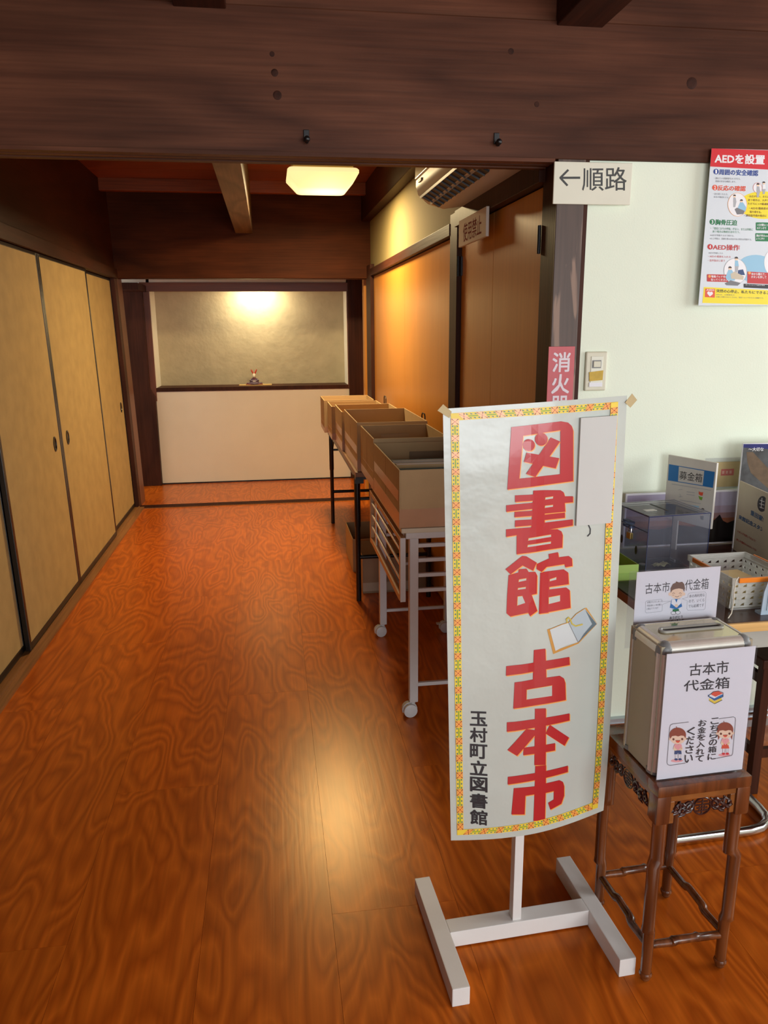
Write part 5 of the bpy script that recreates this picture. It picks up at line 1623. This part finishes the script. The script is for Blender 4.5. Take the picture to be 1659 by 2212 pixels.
kp.line([(950, 1584), (1100, 1572), (1114, 1586), (1106, 1722), (1094, 1736), (940, 1742), (928, 1730), (930, 1652), (882, 1636), (936, 1622), (938, 1598), (950, 1584)], 3, M_LGREY_INK, 1)
for i, tx in enumerate(('お預かりいたしました', '代金は新しい本の購入', 'に役立てています')):
    kp.text(tx, [(543 - 2 * i, 1658 + 30 * i), ((688, 684, 652)[i], 1648 + 30 * i), ((688, 684, 652)[i], 1664 + 30 * i), (543 - 2 * i, 1676 + 30 * i)], M_GREY_INK, 1)
for i, tx in enumerate(('本の再利用な', 'ので、いくら', 'でも結構です')):
    kp.text(tx, [(950 - 3 * i, 1598 + 46 * i), (1102 - 4 * i, 1586 + 46 * i), (1100 - 4 * i, 1616 + 46 * i), (948 - 3 * i, 1628 + 46 * i)], M_GREY_INK, 1)
kp.text('ありがとう', [(762, 1796), (888, 1784), (886, 1810), (760, 1822)], M_BLACK_INK, 1, 0.02)
kp.text('ございました。', [(744, 1826), (916, 1812), (914, 1838), (742, 1850)], M_BLACK_INK, 1, 0.02)
kp.build('small_lettering', cs)

# ================================================================== side table by the wall
TZ = 0.70
tb = thing('reception_table', 'dark-topped table with a pale ply edge against the white wall', 'table', (0.925, 1.598, 0))
TW, TD = 1.6, 0.655
MB().box(0.008, TW, 0.008, TD, TZ - 0.022, TZ).build('table_top', M_TABTOP, tb, bevel=0.001)
MB().box(0.0, TW, 0.0, 0.008, TZ - 0.024, TZ - 0.001).build('front_edge', M_TABEDGE, tb, bevel=0.001)
MB().box(0.0, 0.008, 0.008, TD, TZ - 0.024, TZ - 0.001).build('end_edge', plain('brown edge band', (112, 70, 44), rough=0.4), tb)
MB().box(0.03, TW - 0.03, 0.03, 0.05, TZ - 0.082, TZ - 0.022).build('apron', M_APRON, tb, bevel=0.002)
MB().box(0.03, TW - 0.03, TD - 0.05, TD - 0.03, TZ - 0.082, TZ - 0.022).build('apron', M_APRON, tb, bevel=0.002)
def arc(c, r_, a0, a1, plane, n=6):
    out = []
    for k in range(n + 1):
        a = R(a0 + (a1 - a0) * k / n)
        out.append(plane(c, r_ * math.cos(a), r_ * math.sin(a)))
    return out
fl = [(0.125, 0.16, TZ - 0.03), (0.11, 0.125, 0.06), (0.112, 0.118, 0.030), (0.13, 0.116, 0.0155), (0.36, 0.125, 0.0145)]
fl += [(0.40, 0.132, 0.0145), (0.432, 0.150, 0.0145), (0.450, 0.180, 0.0145), (0.455, 0.22, 0.0145), (0.455, 0.50, 0.0145), (0.452, 0.53, 0.0160), (0.45, 0.545, 0.035), (0.44, 0.555, TZ - 0.03)]
MB().tube(fl, 0.0135, 12).build('chrome_leg', M_CHROME, tb, smooth=True)
fl2 = [(TW - 0.6 + (p[0] - 0.11), p[1], p[2]) for p in fl]
MB().tube(fl2, 0.0135, 12).build('chrome_leg', M_CHROME, tb, smooth=True)

# dark wooden stool pushed under the table
ds = thing('dark_stool', 'dark wooden stool pushed under the table', 'stool', (1.405, 1.90, 0))
for x, y in ((0, 0), (0, 0.26), (0.30, 0), (0.30, 0.26)):
    MB().box(x, x + 0.028, y, y + 0.028, 0, 0.42).build('leg', M_POST, ds, bevel=0.002)
MB().box(-0.01, 0.338, -0.01, 0.30, 0.42, 0.45).build('seat', M_POST, ds, bevel=0.004)
for z in (0.12, 0.36):
    MB().box(0.028, 0.30, 0.006, 0.022, z, z + 0.03).build('stretcher', M_POST, ds)
    MB().box(0.006, 0.022, 0.028, 0.26, z, z + 0.03).build('stretcher', M_POST, ds)

# ---- clear acrylic donation box
DW, DD, DH = 0.197, 0.178, 0.183
dn = thing('donation_box', 'clear acrylic donation box with a brass padlock', 'box', (1.036, 1.952, TZ), (0, 0, R(5)))
AC_ = clear('clear acrylic', tint=(246, 247, 251), gloss=0.10, alpha=0.09, body=(196, 200, 216))
k = 0.003
MB().box(0, DW, 0, k, 0, DH).build('pane', AC_, dn)
MB().box(0, DW, DD - k, DD, 0, DH).build('pane', AC_, dn)
MB().box(0, k, k, DD - k, 0, DH).build('pane', AC_, dn)
MB().box(DW - k, DW, k, DD - k, 0, DH).build('pane', AC_, dn)
MB().box(k, DW - k, k, DD - k, 0.001, 0.004).build('pane', AC_, dn)
MB().box(0, DW, 0, DD, DH, DH + k).build('lid', clear('reflection tinted acrylic lid', tint=(246, 247, 251), gloss=0.12, alpha=0.3, body=(200, 202, 214)), dn)  # the lid's reflection of the wall is put in as pale body colour
EDG = plain('blue acrylic edge', (44, 54, 92), rough=0.2, var=0.02)
ed_ = MB()
for a, b in (((0, 0, 0), (0, 0, DH)), ((DW, 0, 0), (DW, 0, DH)), ((0, DD, 0), (0, DD, DH)), ((DW, DD, 0), (DW, DD, DH)), ((0, 0, DH), (DW, 0, DH)), ((0, DD, DH), (DW, DD, DH)), ((0, 0, DH), (0, DD, DH)), ((DW, 0, DH), (DW, DD, DH)), ((-0.0006, 0, DH - 0.045), (-0.0006, DD, DH - 0.045))):
    ed_.tube([a, b], 0.0013, 6)
ed_.build('edge_lines', EDG, dn, smooth=True)
MB().box(0.085, 0.092, 0.045, 0.135, DH + k, DH + k + 0.0006).build('slot', plain('slot black', (14, 12, 10)), dn)
MB().box(0.025, 0.06, 0.055, 0.075, DH + k, DH + k + 0.0004).build('label', plain('silver label', (206, 206, 200), rough=0.4), dn)
for y, z in ((0.135, 0.085), (0.055, 0.072)):
    o = MB().lathe([(0.0065, -0.0006), (0.0065, 0.0)], (0, 0, 0), 16, 'x').build('finger_hole', plain('dark brown hole', (52, 36, 30), rough=0.5), dn, loc=(0, y, z))
    o.scale = (1, 1, 2.0)
MB().box(-0.014, 0.0, 0.070, 0.112, DH - 0.050, DH - 0.042).box(-0.014, 0.0, 0.070, 0.112, DH - 0.038, DH - 0.030).build('hasp', clear('hasp acrylic', tint=(190, 200, 220), alpha=0.35, body=(110, 120, 150)), dn)
pd = thing('padlock', 'small brass padlock hanging on the donation box', 'padlock', (1.025, 2.040, TZ + 0.098), (0, 0, R(95)))
MB().box(-0.011, 0.011, -0.005, 0.005, 0.0, 0.019, bev=0.002).build('body', plain('brass', (176, 150, 90), rough=0.3, metal=0.9, var=0.05), pd)
MB().tube([(-0.007, 0, 0.017), (-0.007, 0, 0.034), (-0.004, 0, 0.041), (0.004, 0, 0.041), (0.007, 0, 0.034), (0.007, 0, 0.017)], 0.0018, 8).build('shackle', M_CHROME, pd, smooth=True)
bk = MB()
g = []
for j in range(5):
    for i in range(7):
        g.append((-0.026 + i * 0.0087, -0.014 + j * 0.007, 0.004 + 0.005 * math.sin(i * 1.7 + j) * math.cos(j * 1.3) + 0.005))
bk.add(g, [(j * 7 + i, j * 7 + i + 1, (j + 1) * 7 + i + 1, (j + 1) * 7 + i) for j in range(4) for i in range(6)])
o = bk.build('banknote', plain('green cream banknote', (176, 176, 128), rough=0.6, var=0.3, vscale=90), None, smooth=True, loc=(1.13, 2.04, TZ + 0.0045), rot=(0, 0, R(20)))
sm = o.modifiers.new('thick', 'SOLIDIFY'); sm.thickness = 0.0006
tag(o, 'crumpled banknote lying inside the donation box', 'banknote')
for i, (x, y) in enumerate(((1.075, 2.0), (1.09, 2.075))):
    o = MB().lathe([(0.011, 0), (0.011, 0.0018)], (0, 0, 0), 18).build('coin', plain('silver coin', (188, 188, 190), rough=0.3, metal=0.9, var=0.05), None, smooth=True, loc=(x, y, TZ + 0.0045))
    tag(o, ['silver coin near the front pane inside the donation box', 'silver coin near the padlock side inside the donation box'][i], 'coin', 'coins in the donation box')

# ---- donation notice board beside the box
ang = math.atan2(2.09 - 2.262, 1.312 - 1.250)
bo = thing('donation_notice', 'angled white board with a blue banner behind the donation box', 'notice', (1.250, 2.262, 0.80), (0, 0, ang))
OW, OH = 0.183, 0.205
MB().box(0, OW, 0, 0.008, 0, OH).build('board', plain('white foam board', (214, 210, 200)), bo, bevel=0.0008)
MB().box(0.03, 0.05, 0.0085, 0.014, -0.10, 0.06).build('support', plain('white foam board', (214, 210, 200)), bo)
op_ = Print([(88, 325), (795, 465), (742, 1475), (20, 1180)], OW, OH, lambda x, z, e_: (x, -e_, z))
op_.poly([(95, 450), (768, 592), (750, 828), (82, 668)], M_CYAN_INK, 0)
op_.poly([(232, 488), (604, 570), (588, 778), (222, 692)], plain('grey white ink', (206, 204, 198), rough=0.5, var=0), 1)
op_.text('募金箱', [(245, 548), (582, 610), (570, 738), (238, 660)], M_BLACK_INK, 2)
op_.build('title_lettering', bo)
op_.line([(135, 722), (715, 860)], 9, M_LGREY_INK, 0)
op_.line([(350, 850), (465, 876)], 9, M_LGREY_INK, 0); op_.line([(350, 888), (465, 914)], 9, M_LGREY_INK, 0)
op_.line([(250, 958), (565, 1050)], 8, M_LGREY_INK, 0)
op_.line([(230, 812), (285, 810)], 5, M_LGREY_INK, 0); op_.line([(250, 870), (262, 910), (235, 914), (285, 914)], 5, M_LGREY_INK, 0)
op_.poly([(530, 855), (545, 870), (570, 878), (600, 880), (592, 930), (560, 925), (532, 905)], M_VERM_INK, 0)
op_.poly([(528, 925), (560, 945), (595, 955), (580, 1000), (545, 980)], M_LEAF_INK, 1)
op_.poly([(255, 1008), (540, 1085), (535, 1190), (245, 1090)], M_SKY_INK, 0)
op_.line([(278, 1045), (505, 1100)], 9, M_CYAN_INK, 1); op_.line([(275, 1072), (500, 1130)], 9, M_CYAN_INK, 1)
for cx, cy in ((197, 1050), (592, 1170)):
    op_.circle(cx, cy + 16, 30, M_SKIN_INK, 0, ry=46)
    op_.circle(cx + 2, cy - 14, 34, MATS['dark hair ink'], 1, ry=36, n=14, a0=170, a1=370)
    op_.poly([(cx - 30, cy + 66), (cx + 28, cy + 74), (cx + 24, cy + 140), (cx - 20, cy + 120)], M_GREY_INK, 0)
op_.build('printing', bo)

# ---- sunset picture board against the wall
sp = thing('sunset_board', 'landscape photo board of a dusky sunset leaning on the wall', 'picture', (1.115, 2.262, TZ), (0, 0, 0))
SWD, SHT = 0.52, 0.182
MB().box(0, SWD, 0, 0.006, 0, SHT).build('board', M_PAPER, sp)
q = Print([(0, 0), (520, 0), (520, 182), (0, 182)], SWD, SHT)
bands = [((176, 168, 190), 6, 52), ((166, 148, 164), 52, 76), ((150, 116, 116), 76, 94), ((152, 92, 66), 94, 112), ((116, 60, 42), 112, 130)]
for i, (c, a, b) in enumerate(bands):
    q.rect(5, a, 515, b, plain('sunset ink %d' % i, c, rough=0.25, var=0.04, vscale=20), 0)
dk = plain('silhouette ink', (22, 14, 14), rough=0.25, var=0.1)
pts = [(5, 176), (5, 128), (60, 118), (120, 124), (190, 112), (240, 120), (300, 108), (316, 98), (332, 82), (346, 104), (362, 112), (420, 92), (450, 100), (515, 96), (515, 176)]
q.poly(pts, dk, 1)
q.build('printing', sp)

# ---- yellow sheet on the wall
ys = thing('yellow_sheet', 'pale yellow sheet with a small red stamp on the wall', 'notice', (1.405, YB + 0.0085, 0.885))
MB().box(0, 0.24, 0, 0.001, 0, 0.084).build('sheet', plain('pale yellow paper', (222, 196, 132), rough=0.5, var=0.06, vscale=12), ys)
MB().box(-0.006, 0.246, -0.0014, -0.001, -0.004, 0.098).build('clear_sleeve', clear('clear sleeve'), ys)
q = Print([(0, 0), (240, 0), (240, 84), (0, 84)], 0.24, 0.084)
q.rect(54, 24, 100, 46, plain('stamp red', (214, 108, 92), rough=0.5, var=0), 0)
for i in range(3):
    q.rect(58 + 13 * i, 30, 66 + 13 * i, 40, plain('stamp pale', (232, 176, 150), rough=0.5, var=0), 1)
q.build('stamp_print', ys)

# ---- photo board and cream leaflet board at the picture edge
pb = thing('photo_board', 'dark landscape photo board with a blue top edge', 'picture', (1.468, 2.205, TZ))
MB().box(0, 0.26, 0, 0.006, 0, 0.342).build('board', M_PAPER, pb)
q = Print([(1225, 145), (1225 + 2010, 100), (1225 + 2010, 2500), (1225, 2560)], 0.26, 0.342)
q.rect(1232, 150, 3200, 2500, plain('photo grey', (74, 76, 78), rough=0.25, var=0.35, vscale=30), 0)
q.poly([(1232, 150), (3200, 150), (3200, 330), (1232, 230)], plain('photo deep blue', (36, 42, 110), rough=0.25, var=0.2, vscale=20), 1)
q.poly([(1330, 330), (1500, 330), (2200, 900), (2200, 1300), (1500, 800), (1380, 560)], plain('photo tan', (100, 82, 64), rough=0.25, var=0.2, vscale=40), 1)
q.text('～大切な', (1375, 225, 1780, 310), M_WHITE_INK, 2, 0.01)
q.build('printing', pb)
a2 = math.atan2(-1.0, -0.176)
lb = thing('stamp_leaflet', 'cream folded leaflet board with blue and red lettering', 'leaflet', (1.462, 2.195, TZ), (0, 0, a2))
MB().box(0, 0.30, 0.0, 0.004, 0, 0.226).build('board', plain('cream leaflet card', (206, 194, 172), rough=0.5, var=0.03), lb)
q = Print([(1212, 730), (1615, 850), (1600, 2110), (1100, 1840)], 0.185, 0.226, lambda x, z, e_: (x, -e_, z))
q.circle(1570, 1012, 74, M_BLACK_INK, 0, ry=112)
q.line([(1560, 930), (1560, 1070)], 10, M_WHITE_INK, 1); q.line([(1530, 960), (1600, 975)], 9, M_WHITE_INK, 1); q.line([(1530, 1010), (1602, 1022)], 9, M_WHITE_INK, 1); q.line([(1536, 1058), (1600, 1072)], 9, M_WHITE_INK, 1)
q.build('emblem', lb)
navy = plain('leaflet blue', (40, 92, 140), rough=0.5, var=0)
q.text('重田家住宅', [(1400, 1112), (1735, 1240), (1728, 1330), (1396, 1190)], navy, 0, 0.03)
q.text('来館記念スタンプ', [(1208, 1205), (1700, 1392), (1690, 1470), (1202, 1275)], navy, 0, 0.03)
lr = plain('leaflet red', (190, 54, 44), rough=0.5, var=0)
q.text('スタンプを探してみよう！', [(1186, 1465), (1515, 1595), (1510, 1640), (1182, 1505)], lr, 0, 0.02)
q.text('押した場所からわかしてね。', [(1172, 1618), (1548, 1770), (1543, 1812), (1168, 1662)], lr, 0, 0.02)
q.build('lettering', lb)

# ---- green box lid
gb = thing('green_tray', 'lime green open card tray with a tan inside', 'tray', (0.851, 1.952, TZ))
gm = plain('lime green card', (164, 196, 96), rough=0.5, var=0.03)
MB().box(0.07, 0.164, 0, 0.003, 0.004, 0.046).build('front_wall', gm, gb)
MB().box(0.07, 0.164, 0.18, 0.183, 0.004, 0.046).build('rear_wall', gm, gb)
MB().box(0.161, 0.164, 0.003, 0.18, 0.004, 0.046).build('side_wall', gm, gb)
MB().box(0.07, 0.073, 0.003, 0.18, 0.004, 0.046).build('side_wall', gm, gb)
MB().box(0.07, 0.164, 0, 0.183, 0, 0.004).build('bottom', plain('tan card', (176, 150, 104), rough=0.6), gb)
MB().box(0.07, 0.1645, -0.0012, 0.0, 0.0, 0.022).build('lower_band', plain('lime green card dark', (148, 184, 84), rough=0.5), gb)
tag(MB().box(0, 0.10, 0, 0.235, 0, 0.003).build('desk_mat', plain('dark green mat', (40, 46, 36), rough=0.6), None, loc=(0.928, 1.70, TZ + 0.0002)), 'dark green mat on the table end', 'mat')

# ---- translucent basket with orange handles
bs = thing('plastic_basket', 'translucent white basket with orange handles on the table', 'basket', (1.128, 1.680, TZ))
BWd, BD, BHt = 0.165, 0.205, 0.088
MILK = clear('milky plastic', tint=(236, 238, 236), gloss=0.2, alpha=0.72, body=(240, 240, 234), rough=0.2)
def holed(n, m, L, Hh, place, parent):
    """panel L long, Hh high with n x m corner-shaped holes"""
    mb = MB()
    cw, ch = L / n, Hh / m
    for i in range(n):
        for j in range(m):
            x0, z0 = i * cw, j * ch
            o = [(x0, z0), (x0 + cw, z0), (x0 + cw, z0 + ch), (x0, z0 + ch)]
            h = [(x0 + 0.25 * cw, z0 + 0.3 * ch), (x0 + 0.72 * cw, z0 + 0.3 * ch), (x0 + 0.70 * cw, z0 + 0.74 * ch), (x0 + 0.45 * cw, z0 + 0.60 * ch)]
            mb.add([place(*p) for p in o + h], [(0, 1, 5, 4), (1, 2, 6, 5), (2, 3, 7, 6), (3, 0, 4, 7)])
    ob = mb.build('basket_wall', MILK, parent)
    sd = ob.modifiers.new('thick', 'SOLIDIFY'); sd.thickness = 0.0014
    return ob
tpr = 0.006
holed(7, 4, BWd, BHt - 0.02, lambda x, z: (x, tpr * (1 - z / BHt), z + 0.006), bs)
holed(7, 4, BWd, BHt - 0.02, lambda x, z: (x, BD - tpr * (1 - z / BHt), z + 0.006), bs)
holed(8, 4, BD, BHt - 0.02, lambda y, z: (tpr * (1 - z / BHt), y, z + 0.006), bs)
holed(8, 4, BD, BHt - 0.02, lambda y, z: (BWd - tpr * (1 - z / BHt), y, z + 0.006), bs)
MB().box(0.006, BWd - 0.006, 0.006, BD - 0.006, 0.0, 0.004).build('basket_floor', MILK, bs)
MB().box(-0.004, BWd + 0.004, -0.004, 0.0, BHt - 0.016, BHt).box(-0.004, BWd + 0.004, BD, BD + 0.004, BHt - 0.016, BHt).box(-0.004, 0.0, 0, BD, BHt - 0.016, BHt).box(BWd, BWd + 0.004, 0, BD, BHt - 0.016, BHt).build('rim', MILK, bs)
ORG = plain('orange plastic', (236, 132, 34), rough=0.3, var=0.03)
MB().box(0.012, BWd - 0.004, -0.010, -0.0045, BHt - 0.012, BHt + 0.001).build('handle', ORG, bs, bevel=0.0015)
MB().box(-0.010, -0.0045, 0.085, BD - 0.03, BHt - 0.010, BHt + 0.002).build('handle', ORG, bs, bevel=0.0015)
MB().box(BWd + 0.0045, BWd + 0.010, 0.02, BD - 0.03, BHt - 0.010, BHt + 0.002).build('handle', ORG, bs, bevel=0.0015)
ib = MB().box(0, 0.10, 0, 0.12, 0, 0.055).build('paper_packet', plain('cream packet', (218, 196, 140), rough=0.6, var=0.05), None, bevel=0.002, loc=(1.145, 1.70, TZ + 0.0045), rot=(0, 0, R(4)))
tag(ib, 'cream paper packet lying inside the translucent basket', 'packet')
s_ = MB().tube([(1.1365, 1.671, TZ + 0.093), (1.128, 1.668, TZ + 0.085), (1.124, 1.664, TZ + 0.06), (1.119, 1.655, TZ + 0.03), (1.106, 1.640, TZ + 0.010), (1.092, 1.630, TZ + 0.0022)], 0.0014, 6).build('cord', plain('white cord', (220, 214, 196), rough=0.7), None, smooth=True)
tag(s_, 'thin white cord hanging from the basket rim', 'cord')

# ---- pale blue leaflet holder
lh = thing('leaflet_holder', 'pale blue plastic leaflet holder beside the basket', 'holder', (1.186, 1.640, TZ), (0, 0, 0))
PB = plain('pale blue plastic', (170, 190, 206), rough=0.3, var=0.03)
MB().quadprism([(0, 0, 0), (0.003, 0, 0.06), (0.010, 0, 0.085), (0.02, 0, 0.092), (0.13, 0, 0.092), (0.13, 0, 0)], (0, 0.004, 0)).build('front_plate', PB, lh, bevel=0.001)
MB().box(0.014, 0.120, -0.003, 0.0, 0.012, 0.078).build('raised_panel', plain('paler blue plastic', (186, 204, 218), rough=0.25, var=0.02), lh, bevel=0.001)
MB().box(0.0, 0.13, 0.004, 0.024, 0.0, 0.006).build('foot', PB, lh)
